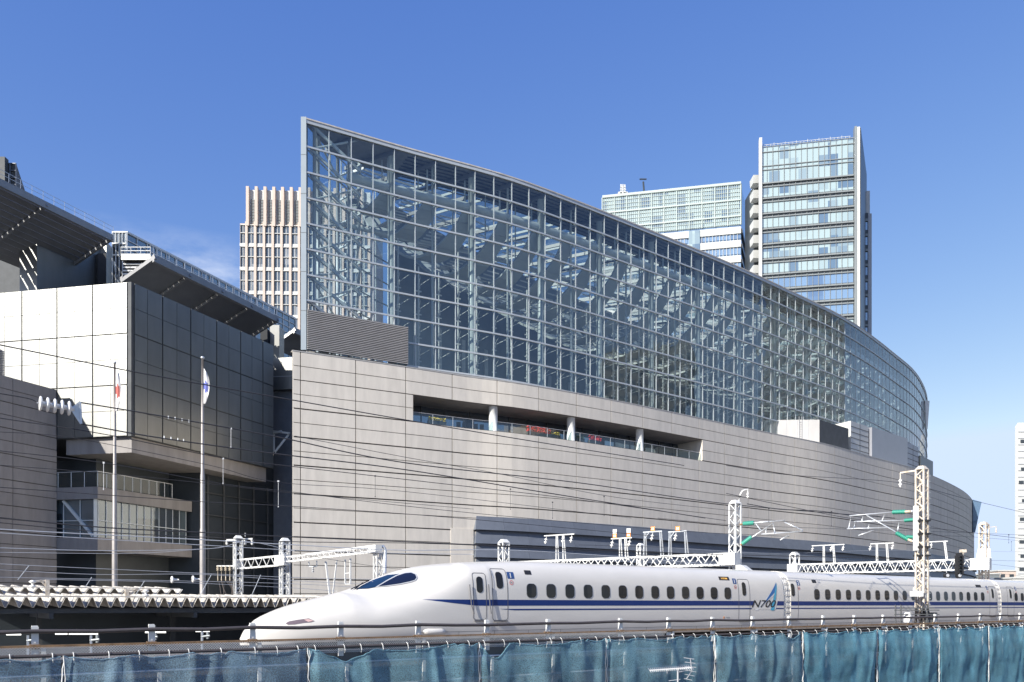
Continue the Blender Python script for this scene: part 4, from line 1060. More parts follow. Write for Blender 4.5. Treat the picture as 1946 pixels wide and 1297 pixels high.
train = thing('bullet_train', 'white high speed train with long pointed nose and dark blue stripes on the viaduct', 'train', tp(TA0 + 14, TB, 0))
X1 = 20.75 - TA0                     # first passenger window of the leading car, from the tip
XE1 = X1 + 16.45 * 1.04; XS2 = XE1 + .62; XE2 = XS2 + 24.4; XS3 = XE2 + .62; XE3 = XS3 + 24.4
xs = [0.0, .04, .1, .18, .28, .4, .55, .75, 1.0] + [1.0 + .12 * k for k in range(1, 98)]; xs += [x_ for x_ in (14, 16, 20, 24) if x_ < XE1] + [XE1]
def fx(o): 
    for p in o.data.polygons: p.use_smooth = len(p.vertices) == 4
    return o
car1 = fx(loft(xs, 'leading_car', train)); car2 = fx(loft([XS2, XS2 + 8, XS2 + 16, XE2], 'second_car', train)); car3 = fx(loft([XS3, XS3 + 8, XS3 + 16, XE3], 'third_car', train))
def decal(name, poly, m, par, eps=.006, ga=.35, gz=.08, thick=0):
    bm = bmesh.new(); vs = [bm.verts.new((x, z, 0)) for x, z in poly]; bm.faces.new(vs)
    x0, x1 = min(p[0] for p in poly), max(p[0] for p in poly); z0, z1 = min(p[1] for p in poly), max(p[1] for p in poly)
    def cut(co, no): bmesh.ops.bisect_plane(bm, geom=list(bm.verts) + list(bm.edges) + list(bm.faces), plane_co=co, plane_no=no)
    if x0 < 13:
        k = math.floor(x0 / ga) + 1
        while k * ga < x1 and k * ga < 13: cut((k * ga, 0, 0), (1, 0, 0)); k += 1
    k = math.floor(z0 / gz) + 1
    while k * gz < z1: cut((0, k * gz, 0), (0, 1, 0)); k += 1
    mb = MB(); bm.verts.index_update()
    def off_(x, z):
        w0 = hw(x, z)[0]; sl = (hw(x, z + .02)[0] - w0) / .02 if w0 > .05 else 0; return w0 + eps * min(4, math.sqrt(1 + sl * sl))
    mb.v = [tp(TA0 + v.co.x, TB - off_(v.co.x, v.co.y), v.co.y) for v in bm.verts]
    mb.f = [[v.index for v in f.verts] for f in bm.faces]; mb.mi = [0] * len(mb.f); bm.free()
    return mb.build(name, m, par, True)
def rrect(x0, x1, z0, z1, r, n=5):
    pts = []
    for cx, cz, a0 in ((x1 - r, z1 - r, 0), (x0 + r, z1 - r, 90), (x0 + r, z0 + r, 180), (x1 - r, z0 + r, 270)):
        for k in range(n + 1): a = R(a0 + 90 * k / n); pts.append((cx + r * math.cos(a), cz + r * math.sin(a)))
    return pts
def outline(name, poly, w, m, par, eps=.008):
    mb = MB(); N = len(poly); c = (sum(p[0] for p in poly) / N, sum(p[1] for p in poly) / N)
    q = []
    for i in range(N):
        a, b = poly[i], poly[(i + 1) % N]; L = math.hypot(b[0] - a[0], b[1] - a[1]); n_ = max(1, int(L / .15))
        for k in range(n_): q.append((a[0] + (b[0] - a[0]) * k / n_, a[1] + (b[1] - a[1]) * k / n_))
    N = len(q)
    for i in range(N):
        p0, p1, p2 = q[i - 1], q[i], q[(i + 1) % N]; dx, dz = p2[0] - p0[0], p2[1] - p0[1]; L = math.hypot(dx, dz) or 1
        nx, nz2 = -dz / L * w / 2, dx / L * w / 2
        for sgn in (1, -1): x, z = p1[0] + nx * sgn, p1[1] + nz2 * sgn; mb.v.append(tp(TA0 + x, TB - hw(x, z)[0] - eps, z))
    for i in range(N): j = (i + 1) % N; mb.f.append([2 * i, 2 * i + 1, 2 * j + 1, 2 * j]); mb.mi.append(0)
    return mb.build(name, m, par)
def pz(u, v, bb=27.05):
    p = at(u, v, bb); return p.dot(t3) - TA0, p.z
S0, S1, S2_, S3_ = 1.62, 1.85, 1.43, 1.49
dx = lambda u: a_at(u, 27.05) - TA0
# car 1 stripes: the wide one starts as a point on the nose
xp = dx(806); xq = dx(862)
decal('wide_stripe', [(xp, 1.86), (xq, S0 + .10), (dx(905), S0), (XE1, S0), (XE1, S1), (xq, S1 + .01)], M['blue'], car1, .006, .35, .06)
xl = dx(948); decal('thin_stripe', [(xl, S3_ - .0), (xl + .8, S2_), (XE1, S2_), (XE1, S3_)], M['blue'], car1)
for (xa, xb, c) in ((XS2, XE2, car2), (XS3, XE3, car3)):
    decal('wide_stripe', [(xa, S0), (xb, S0), (xb, S1), (xa, S1)], M['blue'], c); decal('thin_stripe', [(xa, S2_), (xb, S2_), (xb, S3_), (xa, S3_)], M['blue'], c)
def window(xc, c, w=.50, z0=1.95, z1=2.53, r=.17, name='window'):
    f = decal(name, rrect(xc - w / 2 - .018, xc + w / 2 + .018, z0 - .018, z1 + .018, r + .015), M['grey'], c, .008)
    return decal(name, rrect(xc - w / 2, xc + w / 2, z0, z1, r), M['train_glass'], c, .016), f
for k in range(13):
    o, f = window(X1 + k * 1.04, car1); f.name = 'window_frame'
W2 = 19.35 * 1.04 + X1 + .0
for k in range(20): o, f = window(W2 + k * 1.04, car2); f.name = 'window_frame'
for k in range(17): o, f = window(W2 + 25.02 + k * 1.04, car3); f.name = 'window_frame'
def door(x0, x1, c, z0=.86, z1=3.02, wx=None, ww=.30, wz=(2.12, 2.82)):
    d = outline('door', rrect(x0, x1, z0, z1, .12), .028, M['seam'], c)
    xc = wx or (x0 + x1) / 2
    decal('door_window', rrect(xc - ww / 2, xc + ww / 2, wz[0], wz[1], .14), M['train_glass'], c, .012)
    mb = MB(); z = z0 - .03; mb.beam(tp(TA0 + x0 + .03, TB - hw(x0, z)[0] - .03, z), tp(TA0 + x1 - .03, TB - hw(x1, z)[0] - .03, z), .05, .05); mb.build('door_sill', M['seam'], c)
door(dx(899.5), dx(924), car1, 1.06, 2.92, wz=(2.13, 2.78)); door(dx(936), dx(965), car1, 1.03, 3.12, wz=(2.31, 2.99), ww=.33)
def handrail(u0, v0, u1, v1, u2, v2):
    pts = [pz(u0, v0), pz(u1, v1), pz(u2, v2)]; mb = MB(); mb.tube([tp(TA0 + x, TB - hw(x, z)[0] - .07, z) for x, z in pts], .02, 6); mb.build('handrail', M['seam'], car1)
handrail(891.5, 1111, 894, 1150, 899, 1167); handrail(927, 1111, 929, 1150, 931.5, 1167)
door(dx(1404), dx(1425), car1, .86, 2.97); door(dx(1498), dx(1517), car2, .86, 2.97); door(dx(1881), dx(1893), car2, .86, 2.97); door(dx(1915), dx(1927), car3, .86, 2.97)
def plate(x0, x1, z0, z1, m, c, name): return decal(name, rrect(x0, x1, z0, z1, .02, 2), m, c, .010)
def text3(s, x, z, h, m, c, name, italic=0, eps=.016, sx=1):
    cu = bpy.data.curves.new(name, 'FONT'); cu.body = s; cu.size = h / .7; cu.align_x = 'CENTER'; cu.shear = italic; cu.extrude = .002; cu.offset = .012 * h
    o = bpy.data.objects.new('tmp', cu); S.collection.objects.link(o); dg = bpy.context.evaluated_depsgraph_get(); me = bpy.data.meshes.new_from_object(o.evaluated_get(dg))
    mb = MB(); mb.v = [tp(TA0 + x + v.co.x * sx, TB - hw(x + v.co.x * sx, z + v.co.y)[0] - eps - v.co.z, z + v.co.y) for v in me.vertices]
    mb.f = [list(p.vertices) for p in me.polygons]; mb.mi = [0] * len(mb.f)
    bpy.data.objects.remove(o); bpy.data.meshes.remove(me); return mb.build(name, m, c)
M['navy'] = mat('navy_label', (.03, .07, .20), .4); M['teal_logo'] = mat('logo_teal', (.05, .34, .50), .3); M['logo_blue'] = mat('logo_deep_blue', (.02, .13, .36), .3); M['amber'] = emis('amber_led', (.9, .5, .1), .15)
for (u, c, n_, h) in ((973, car1, '1', 1), (1398.5, car1, '1', .8), (1519.5, car2, '2', .8), (1878, car2, '2', .7), (1932, car3, '3', .7)):
    xc = dx(u); plate(xc - .15 * h - .02, xc + .15 * h + .02, 2.72, 3.00, M['navy'], c, 'car_number_plate'); text3(n_, xc, 2.76, .20, M['white'], c, 'car_number', eps=.018)
    r0 = .085; ring = [(xc + r0 * math.cos(R(30 * k)), 2.56 + r0 * math.sin(R(30 * k))) for k in range(12)]
    outline('no_smoking_sign', ring, .02, M['red_m'], c, .011); plate(xc - .05, xc + .05, 2.545, 2.57, M['seam'], c, 'sign_bar')
for (u0, u1, v, c) in ((1001, 1013.5, 1088, car1), (1370.5, 1390, 1099.5, car1), (1547, 1555, 1105, car2), (1858, 1868, 1114, car2)):
    x0, x1 = dx(u0), dx(u1); zc = pz((u0 + u1) / 2, v)[1]; plate(x0, x1, zc - .09, zc + .09, M['rubber'], c, 'destination_display')
    if u1 > 1380 and u1 < 1400: text3('NOZOMI', (x0 + x1) / 2, zc - .04, .08, M['amber'], c, 'display_text', eps=.014)
# the emblem beside the gangway: slanted lettering and a tall blade-like A
decal('emblem_ground', [(dx(1428), 1.40), (dx(1474), 1.40), (dx(1478), 1.90), (dx(1434), 1.90)], M['body'], car1, .0075); xc = dx(1449.5); text3('N700', xc, 1.53, .37, M['rubber'], car1, 'emblem_lettering', .35, .017, 1.62)
xa, xb, xt = dx(1437), dx(1473), dx(1477)
decal('emblem_blade', [(xa - .15, 1.36), (xb - .28, 2.38), (xt + .02, 2.86), (xt - .22, 2.20), (xa + .12, 1.36)][::-1], M['white'], car1, .009)
decal('emblem_blade', [(dx(1449), 1.62), (dx(1477.5), 2.86), (dx(1472), 2.30)], M['logo_blue'], car1, .014)
decal('emblem_blade', [(dx(1464), 1.36), (dx(1471), 1.36), (dx(1478), 2.86), (dx(1473), 2.4)], M['teal_logo'], car1, .0145)
text3('JR', dx(1376), .98, .09, M['orange'], car1, 'operator_mark', 0, .010); plate(dx(1380), dx(1387), 1.0, 1.03, M['grey'], car1, 'operator_mark_bar')
# body joints and lower skirt
for (xa, xb, c) in ((dx(800), XE1, car1), (XS2, XE2, car2), (XS3, XE3, car3)):
    decal('skirt_seam', [(xa, .60), (xb, .60), (xb, .615), (xa, .615)], M['seam'], c, .004)
    n_ = int((xb - xa) / 1.6)
    for k in range(1, n_): x = xa + (xb - xa) * k / n_; decal('skirt_joint', [(x, .34), (x + .015, .34), (x + .015, .6), (x, .6)], M['seam'], c, .004)
for xg, c in ((XE1, car1), (XE2, car2)):
    mb = MB()
    for k in range(8): 
        s_ = section(50); q = [(-w * (.985 - .02 * (k % 2)), z - .02) for w, z in reversed(s_)] + [(w * (.985 - .02 * (k % 2)), z - .02) for w, z in s_[1:]]
        for w, z in q: mb.v.append(tp(TA0 + xg + .62 * k / 7, TB + w, z))
    m = len(q)
    for i in range(7):
        for j in range(m - 1): mb.f.append([i * m + j, i * m + j + 1, (i + 1) * m + j + 1, (i + 1) * m + j]); mb.mi.append(0)
    g_ = mb.build('gangway_cover', M['body'], c); mb = MB()
    for k in range(9): z = .7 + k * .3; w = hw(50, z)[0]; mb.beam(tp(TA0 + xg + .08, TB - w - .0, z), tp(TA0 + xg + .54, TB - w - .0, z), .02, .03)
    mb.build('gangway_rib', M['grey'], g_)
for xg, c in ((XE1 - 2.8, car1), (XS2 + 2.8, car2), (XE2 - 2.8, car2), (XS3 + 2.8, car3), (9.5, car1)):
    mb = MB(); 
    for k in (-1.25, 1.25):
        for s_ in (-.75, .75): p = tp(TA0 + xg + k, TB + s_, .38); mb.tube([p - n3 * .07, p + n3 * .07], .43, 20)
    mb.obox(tp(TA0 + xg - 1.7, TB - 1.05, .25), t3 * 3.4, n3 * 2.1, UP * .3); mb.build('bogie', M['rubber'], c)
# underbody dark
for (xa, xb, c) in ((2.2, XE1 - .3, car1), (XS2 + .3, XE2 - .3, car2), (XS3 + .3, XE3, car3)):
    mb = MB(); mb.obox(tp(TA0 + xa, TB - (.5 if xa < 3 else 1.35), -.02), t3 * (xb - xa), n3 * (1.0 if xa < 3 else 2.7), UP * .5); mb.build('underframe', M['rubber'], c)
# nose details: headlight, windscreen, cab side window; found by a ray from the nose surface drawings (x, z)
def ray_xz(u, v):
    d_ = P(u, v, 1) - P(CX, HY, 0); d_.normalize(); o = V(0, 0, CZ); s = 22.0
    while s < 60:
        p = o + d_ * s; a, b = p.dot(t3) - TA0, p.dot(n3); w, zt, zb_ = hw(a, p.z) if a > 0 else (0, 0, 0)
        if a > 0 and p.z < zt and abs(b - TB) <= w: return a, p.z
        s += .02
    return None
def npoly(name, pix, m, eps, sc=(.2569, 400, 1000), par=car1):
    q = [ray_xz(sc[1] + x * sc[0], sc[2] + y * sc[0]) for x, y in pix]; q = [p for p in q if p]
    ok = []
    for p in q:
        if not ok or math.hypot(p[0] - ok[-1][0], p[1] - ok[-1][1]) > .01: ok.append(p)
    return decal(name, ok, m, par, eps, .12, .06) if len(ok) > 2 else None
M['lamp_glass'] = mat('headlight_cover', (.16, .12, .13), .1, 0, coat=1)
M['cab_glass'] = mat('cab_glass', (.008, .01, .022), .06, 0, spec=.7, coat=1)
M['wind_glass'] = mat('windscreen_glass', (.01, .03, .07), .07, 0, spec=.5, coat=.4)
npoly('headlight', [(553, 720), (580, 705), (640, 694), (725, 683), (768, 703), (740, 712), (690, 716), (620, 728), (570, 730)], M['lamp_glass'], .012)
npoly('headlight_lens', [(690, 692), (724, 688), (760, 702), (720, 709)], mat('headlight_reflector', (.55, .38, .36), .3), .018)
mid = [(1070, 466), (1110, 440), (1160, 412), (1205, 392), (1250, 372), (1300, 362), (1350, 358), (1392, 352)]
npoly('windscreen', mid + [(1350, 372), (1300, 402), (1260, 428), (1225, 450), (1160, 462)], M['wind_glass'], .02)
npoly('cab_window_frame', [(1215, 452), (1300, 400), (1370, 362), (1430, 343), (1480, 338), (1515, 352), (1528, 380), (1515, 402), (1480, 415), (1400, 432), (1300, 446)], M['grey'], .024)
npoly('cab_window', [(1235, 446), (1305, 404), (1372, 368), (1432, 349), (1476, 345), (1508, 358), (1518, 380), (1506, 398), (1470, 409), (1395, 425), (1300, 439)], M['cab_glass'], .032)
# bump below the nose and small markings
mb = MB(); p = tp(TA0 + dx(826), TB - 1.62, .62); 
mb.lathe(p - t3 * .5, t3, [(0, .03), (.06, .09), (.2, .13), (.8, .13), (.95, .1), (1.0, .03)], 10); mb.build('side_fairing', M['body'], car1, True)
# wipers on the windscreen
for (x0, y0, x1, y1) in ((1010, 466, 1165, 404), (1040, 464, 1120, 420)):
    a_, b_2 = ray_xz(400 + x0 * .2569 + 6, 1000 + y0 * .2569 + 3), ray_xz(400 + x1 * .2569, 1000 + y1 * .2569 + 4)
    if a_ and b_2: MB().tube([tp(TA0 + a_[0], TB - hw(*a_)[0] - .05, a_[1] + .05), tp(TA0 + b_2[0], TB - hw(*b_2)[0] - .05, b_2[1] + .08)], .025, 5).build('wiper', M['rubber'], car1)
# ================================================================ NEAR PARAPET: fence, pipes, netting
KF = [0, 1, 2, 3, 4, 5, 6] + [k + .33 for k in range(7, 33)]; KF = [-1] + KF
def fa(k): return 1.8 + 2 * k
fence = thing('parapet_fence', 'low fence of white posts, dark handrail and rusty channel along the near viaduct edge', 'fence', tp(20, 17.23, -.2))
FB = 17.23
prof_p = []
for k in KF:
    mb = MB(); p = tp(fa(k), FB, .50); hh_ = 1.27; mb.obox(p - t3 * .05, t3 * .10, n3 * .07, UP * (hh_ - .5)); mb.obox(p - t3 * .06 - n3 * .012, t3 * .12, n3 * .01, UP * (hh_ - .52))
    for z in (.75, .95, 1.15): mb.obox(tp(fa(k) - .015, FB - .03, z), t3 * .03, n3 * .02, UP * .03)
    mb.build('fence_post', M['white'], fence)
    b_ = MB(); b_.obox(tp(fa(k) - .08, FB - .05, .84), t3 * .16, n3 * .16, UP * .09); b_.build('post_foot', M['rust'], fence)
    # white scaffold post behind the netting
    b_ = MB(); b_.obox(tp(fa(k) + .10, FB - .04, -1.1 if int(k) % 2 else -.6), t3 * .075, n3 * .05, UP * (1.45)); b_.build('stub_post', M['white'], fence)
rz = random.Random(5)
hr = [tp(fa(-1) - 1, FB - .05, 1.14)]
for k in KF: hr.append(tp(fa(k), FB - .05, 1.16 + rz.uniform(-.02, .02))); hr.append(tp(fa(k) + 1, FB - .05, 1.15))
MB().tube(hr, .038, 8).build('handrail', M['pipe'], fence, True)
mb = MB(); mb.obox(tp(-3, FB - .06, .86), t3 * 71, n3 * .05, UP * .055); mb.build('rusty_channel', M['rust'], fence)
mb = MB(); mb.tube([tp(-3, FB - .13, .72), tp(20, FB - .13, .71), tp(68, FB - .13, .73)], .032, 8); mb.build('lower_pipe', M['pipe'], fence)
mb = MB()
for z in (.35, -.2, -.8, -1.5): mb.tube([tp(-3, FB - .02, z), tp(68, FB - .02, z + .02)], .03, 6)
mb.build('scaffold_tube', M['galv'], fence)
# chain-link strip above the netting
cw_ = MB(); a = -3
while a < 18:
    cw_.beam(tp(a, FB - .10, .58), tp(a + .30, FB - .10, .88), .006); cw_.beam(tp(a + .30, FB - .10, .58), tp(a, FB - .10, .88), .006); a += .05
cw_.build('wire_mesh', M['galv'], fence)
# netting material: woven mesh, more open face on and denser at a glancing angle
def netmat(name, col, op):
    m = bpy.data.materials.new(name); m.use_nodes = True; N, L = m.node_tree.nodes, m.node_tree.links
    b = N['Principled BSDF']; b.inputs['Roughness'].default_value = .75; b.inputs['Specular IOR Level'].default_value = .15
    tcn = N.new('ShaderNodeTexCoord'); n1 = N.new('ShaderNodeTexNoise'); n1.inputs['Scale'].default_value = 1.6; n1.inputs['Detail'].default_value = 6; L.new(tcn.outputs['Object'], n1.inputs[0])
    mx = N.new('ShaderNodeMix'); mx.data_type = 'RGBA'; mr = N.new('ShaderNodeMapRange'); mr.inputs[1].default_value = .35; mr.inputs[2].default_value = .65
    L.new(n1.outputs[0], mr.inputs[0]); L.new(mr.outputs[0], mx.inputs[0]); mx.inputs[6].default_value = (*[c * .8 for c in col], 1); mx.inputs[7].default_value = (*[min(1, c * 1.25) for c in col], 1); L.new(mx.outputs[2], b.inputs['Base Color'])
    n2 = N.new('ShaderNodeTexNoise'); n2.inputs['Scale'].default_value = 42; n2.inputs['Detail'].default_value = 3; L.new(tcn.outputs['Object'], n2.inputs[0])
    tr = N.new('ShaderNodeBsdfTransparent'); ms = N.new('ShaderNodeMixShader'); lw = N.new('ShaderNodeLayerWeight'); lw.inputs[0].default_value = .32
    ad = N.new('ShaderNodeMath'); ad.operation = 'MULTIPLY_ADD'; ad.inputs[1].default_value = 1.3; ad.inputs[2].default_value = op - .62; L.new(n2.outputs[0], ad.inputs[0])
    a2 = N.new('ShaderNodeMath'); a2.operation = 'MULTIPLY_ADD'; a2.inputs[1].default_value = .4; a2.use_clamp = True; L.new(lw.outputs['Facing'], a2.inputs[0]); L.new(ad.outputs[0], a2.inputs[2])
    tl = N.new('ShaderNodeBsdfTranslucent'); L.new(mx.outputs[2], tl.inputs[0]); m2_ = N.new('ShaderNodeMixShader'); m2_.inputs[0].default_value = .25; L.new(b.outputs[0], m2_.inputs[1]); L.new(tl.outputs[0], m2_.inputs[2])
    L.new(a2.outputs[0], ms.inputs[0]); L.new(tr.outputs[0], ms.inputs[1]); L.new(m2_.outputs[0], ms.inputs[2]); L.new(ms.outputs[0], N['Material Output'].inputs[0]); return m
NETM = [netmat('blue_net_faded', (.23, .34, .42), .48), netmat('blue_net', (.20, .36, .43), .54), netmat('blue_net_fresh', (.17, .38, .47), .60)]
KN = [-2.1, .21, 2.56, 4.79, 6.92, 9.2, 11.5, 13.85, 16.2, 18.4, 20.8, 23.2, 25.5, 27.9, 30.2, 32.6]
nlab = ['faded blue netting bay cut by the left edge, hung below the fence', 'faded blue netting bay second from the left, its top crumpled into a peak', 'blue netting bay under the train nose with a deep sag at its upper left', 'blue netting bay below the front doors, sagging deeply beside its left lacing',
        'blue netting bay in the middle with three shallow scallops along its top', 'blue netting bay with the roof aerial in front of it', 'bright blue netting bay under the gap between the first two cars', 'bright blue netting bay just left of the tall lattice mast', 'bright blue netting bay whose left half hangs under the tall lattice mast',
        'bright blue netting bay just right of the tall lattice mast', 'bright blue netting bay cut by the right edge'] + [w_ + ' blue netting bay beyond the one cut by the right edge' for w_ in ('first', 'second', 'third', 'fourth', 'fifth')]
for i in range(len(KN) - 1):
    a0, a1 = fa(KN[i]) + .03, fa(KN[i + 1]) - .03; nx_, nz_ = 64, 44; mb = MB(); rr_ = random.Random(20 + i)
    ties = sorted([0, 1] + [rr_.uniform(.12, .88) for _ in range(4)]); deep = {2: (0.05, .34, .32), 3: (0.0, .22, .42), 5: (.75, .98, .2)}.get(i)
    folds = [(rr_.uniform(0, 1), rr_.uniform(.015, .09), rr_.uniform(.01, .07), rr_.uniform(-.4, .4)) for _ in range(9)]
    for ix in range(nx_ + 1):
        f = ix / nx_; top = .70
        for j in range(len(ties) - 1):
            if ties[j] <= f <= ties[j + 1]: q = (f - ties[j]) / (ties[j + 1] - ties[j] + 1e-6); top = .70 - (.05 + .10 * (ties[j + 1] - ties[j])) * math.sin(math.pi * q) 
        if deep and deep[0] < f < deep[1]: top -= deep[2] * math.sin(math.pi * (f - deep[0]) / (deep[1] - deep[0])) * .8
        top += rr_.uniform(-.012, .012)
        for iz in range(nz_ + 1):
            g_ = iz / nz_; z = top - g_ * (top + 4.2) if iz else top; b = FB - .24
            for (c, w, am, sl_) in folds: x_ = f - c - sl_ * g_; b -= am * (1 if i < 6 else .7) * math.exp(-(x_ / w) ** 2) * (.35 + .65 * (1 - abs(g_ - .3)))
            b += .05 * noise.noise(V(f * 6, g_ * 5, i * 3.1)) + .012 * noise.noise(V(f * 22, g_ * 16, i)) + .03 * noise.noise(V(f * 3 + g_ * 4, g_ * 3 - f * 5, i + 9)) - .08 * math.sin(math.pi * min(g_ * 3, 1))
            if f < .03 or f > .97: b += .05
            mb.v.append(tp(a0 + (a1 - a0) * f, b, z))
    for ix in range(nx_):
        for iz in range(nz_): k = ix * (nz_ + 1) + iz; mb.f.append([k, k + 1, k + nz_ + 2, k + nz_ + 1]); mb.mi.append(0)
    t = thing('safety_net', nlab[i], 'netting', tp((a0 + a1) / 2, FB - .24, -4.2), 'safety net bays hung along the viaduct')
    mb.build('net_sheet', NETM[0 if i < 2 else 1 if i < 6 else 2], t, True)
    for f0 in (rr_.uniform(.08, .3), rr_.uniform(.55, .8)):
        i0 = int(f0 * nx_); i1 = i0 + 5; st_ = MB()
        for ix in range(i0, i1):
            for iz in range(nz_): q4 = [mb.v[ix * (nz_ + 1) + iz], mb.v[ix * (nz_ + 1) + iz + 1], mb.v[(ix + 1) * (nz_ + 1) + iz + 1], mb.v[(ix + 1) * (nz_ + 1) + iz]]; st_.add([q + n3 * .012 for q in q4], [(0, 1, 2, 3)])
        st_.build('overlap_strip', NETM[0 if i < 2 else 1 if i < 6 else 2], t, True)
    hm = MB()
    top_pts = [mb.v[ix * (nz_ + 1)] - n3 * .01 for ix in range(nx_ + 1)]
    hm.tube(top_pts, .014, 5); hm.build('top_hem', NETM[0 if i < 2 else 1 if i < 6 else 2], t)
    rp_ = MB(); z = .72; pts = []; pts2 = []
    while z > -4.2: w = rr_.uniform(-.025, .025); pts.append(tp(a1 + .03 + w, FB - .26, z)); pts2.append(tp(a1 + .03 - w + .02 + rr_.uniform(-.02, .02), FB - .27, z - .05)); z -= .12
    rp_.tube(pts, .013, 5); rp_.tube(pts2, .010, 5); rp_.build('lacing_rope', M['rope'], t)
    a = a0 + .15
    while a < a1: 
        tg = MB(); q = tp(a, FB - .15, .74); tg.tube([q + UP * .03, q - n3 * .06, q - n3 * .10 - UP * .10, q - n3 * .07 - UP * .16], .009, 4); a += rr_.uniform(.35, .7); tg.build('tie_cord', M['rope'], t)
# dark sheeted wall face behind the net so that the openings read dark
# ================================================================ MASTS, GANTRIES
def lattice(mb, base, h, w, step, t_=.05, d1=None, d2=None):
    d1 = (d1 or t3).normalized(); d2 = (d2 or n3).normalized(); c = [base + d1 * (sx * w / 2) + d2 * (sy * w / 2) for sx, sy in ((-1, -1), (1, -1), (1, 1), (-1, 1))]
    for p in c: mb.beam(p, p + UP * h, t_ * 1.25)
    n_ = int(h / step)
    for i in range(n_):
        z0, z1 = h * i / n_, h * (i + 1) / n_
        for j in range(4):
            a, b = c[j], c[(j + 1) % 4]; a, b = (a, b) if (i + j) % 2 else (b, a); mb.beam(a + UP * z0, b + UP * z1, t_ * .45, t_ * .75)
def mast(name, label, base, top_z, w, m, step, par=None, group='lattice masts of the railway', cap=True, t_=.05):
    t = par or thing(name, label, 'mast', base, group); mb = MB(); h = top_z - base.z; lattice(mb, base, h, w, step, t_); mb.build('mast_frame', m, t)
    if cap:
        c = MB(); q = base + UP * (h + .005); c.add([q + t3 * (w * .6 * sx) + n3 * (w * .6 * sy) for sx, sy in ((-1, -1), (1, -1), (1, 1), (-1, 1))] + [q + UP * w * .45 + t3 * (w * .3 * sx) + n3 * (w * .3 * sy) for sx, sy in ((-1, -1), (1, -1), (1, 1), (-1, 1))], [(3, 2, 1, 0), (4, 5, 6, 7), (0, 1, 5, 4), (1, 2, 6, 5), (2, 3, 7, 6), (3, 0, 4, 7)]); c.build('mast_cap', m, t)
    return t
def insul(mb, p, axis, L, r, n_=5, core=.4, seg=12):
    prof_ = []; 
    for k in range(n_): x = L * k / n_; s = L / n_; prof_ += [(x, r * core), (x + s * .25, r), (x + s * .45, r * .95), (x + s * .75, r * core)]
    prof_.append((L, r * core)); mb.lathe(p, axis, prof_, seg)
# tall weathered mast in front of the train
MA = a_at(1752, 22.3); mbase = tp(MA, 22.3, -.25); mY = mbase.y
m1_ = mast('lattice_mast', 'tall weathered cream lattice mast in front of the train, carrying green insulators', mbase, CZ + (1150 - 893) / F * mY, .42, M['white_old'], .33, t_=.07)
def m1p(du, v): return P(1752 + du, v, mY)
for v in (1002, 1027, 1052, 1068): MB().obox(m1p(-11, v - 10) - V(0, .32, 0), V(.62, 0, 0), V(0, .64, 0), UP * .09).build('mast_band', M['rubber'], m1_)
mb = MB(); q = m1p(-22, 965); mb.obox(P(1736, 1047, mY) - V(0, .15, 0), V(.20, 0, 0), V(0, .2, 0), UP * ((1047 - 962) / F * mY)); mb.build('bracket_post', M['white'], m1_)
q = MB(); q.tube([m1p(13, 900), m1p(13, 1180)], .035, 6); 
for k in range(26): q.beam(m1p(9, 905 + k * 10.6), m1p(16, 905 + k * 10.6), .03)
q.build('cable_conduit', M['galv'], m1_)
mb = MB(); a, b = P(1752, 893, mY), atA(1711, 899, MA); mb.beam(a, b, .06, .08); b2 = b; c = b - UP * .35; mb.tube([b, c], .03, 6); mb.build('top_arm', M['white_old'], m1_)
mb = MB(); insul(mb, c, (0, 0, -1), .42, .10, 2); mb.build('insulator', M['porcelain'], m1_, True)
def cant(name, segs, m, par, A, r=.035):
    mb = MB()
    for (u0, v0, u1, v1) in segs: mb.tube([atA(u0, v0, A), atA(u1, v1, A)], r, 7)
    return mb.build(name, m, par, True)
cs = lambda L: [(1440 + a * .27757, 760 + b * .27757, 1440 + c * .27757, 760 + d * .27757) for a, b, c, d in L]
cant('cantilever_arm', cs([(628, 795, 925, 770), (660, 835, 1005, 826), (612, 884, 885, 876), (745, 792, 945, 905), (640, 800, 622, 884), (722, 795, 710, 838), (668, 838, 660, 880), (870, 785, 850, 830), (765, 850, 755, 885), (968, 838, 958, 895), (690, 930, 790, 895)]), M['galv'], m1_, MA)
for L in ([(1010, 768, 922, 771, .13)], [(1068, 822, 1004, 827, .11)], [(1030, 958, 948, 912, .13)], [(1068, 942, 1018, 938, .10)]):
    for a, b, c, d, r in L:
        u0, v0, u1, v1 = cs([(a, b, c, d)])[0]; p0, p1 = atA(u0, v0, MA), atA(u1, v1, MA); mb = MB(); insul(mb, p0, p1 - p0, (p1 - p0).length, r, 8, .55); mb.build('green_insulator', M['green_ins'], m1_, True)
cant('insulator_end', cs([(1050, 765, 1008, 768), (1060, 970, 1028, 957)]), mat('cream_end', (.6, .5, .36), .5), m1_, MA, .07)
cant('insulator_bracket', cs([(1075, 762, 1048, 765), (1075, 968, 1058, 970), (1075, 822, 1066, 822)]), M['galv'], m1_, MA, .05)
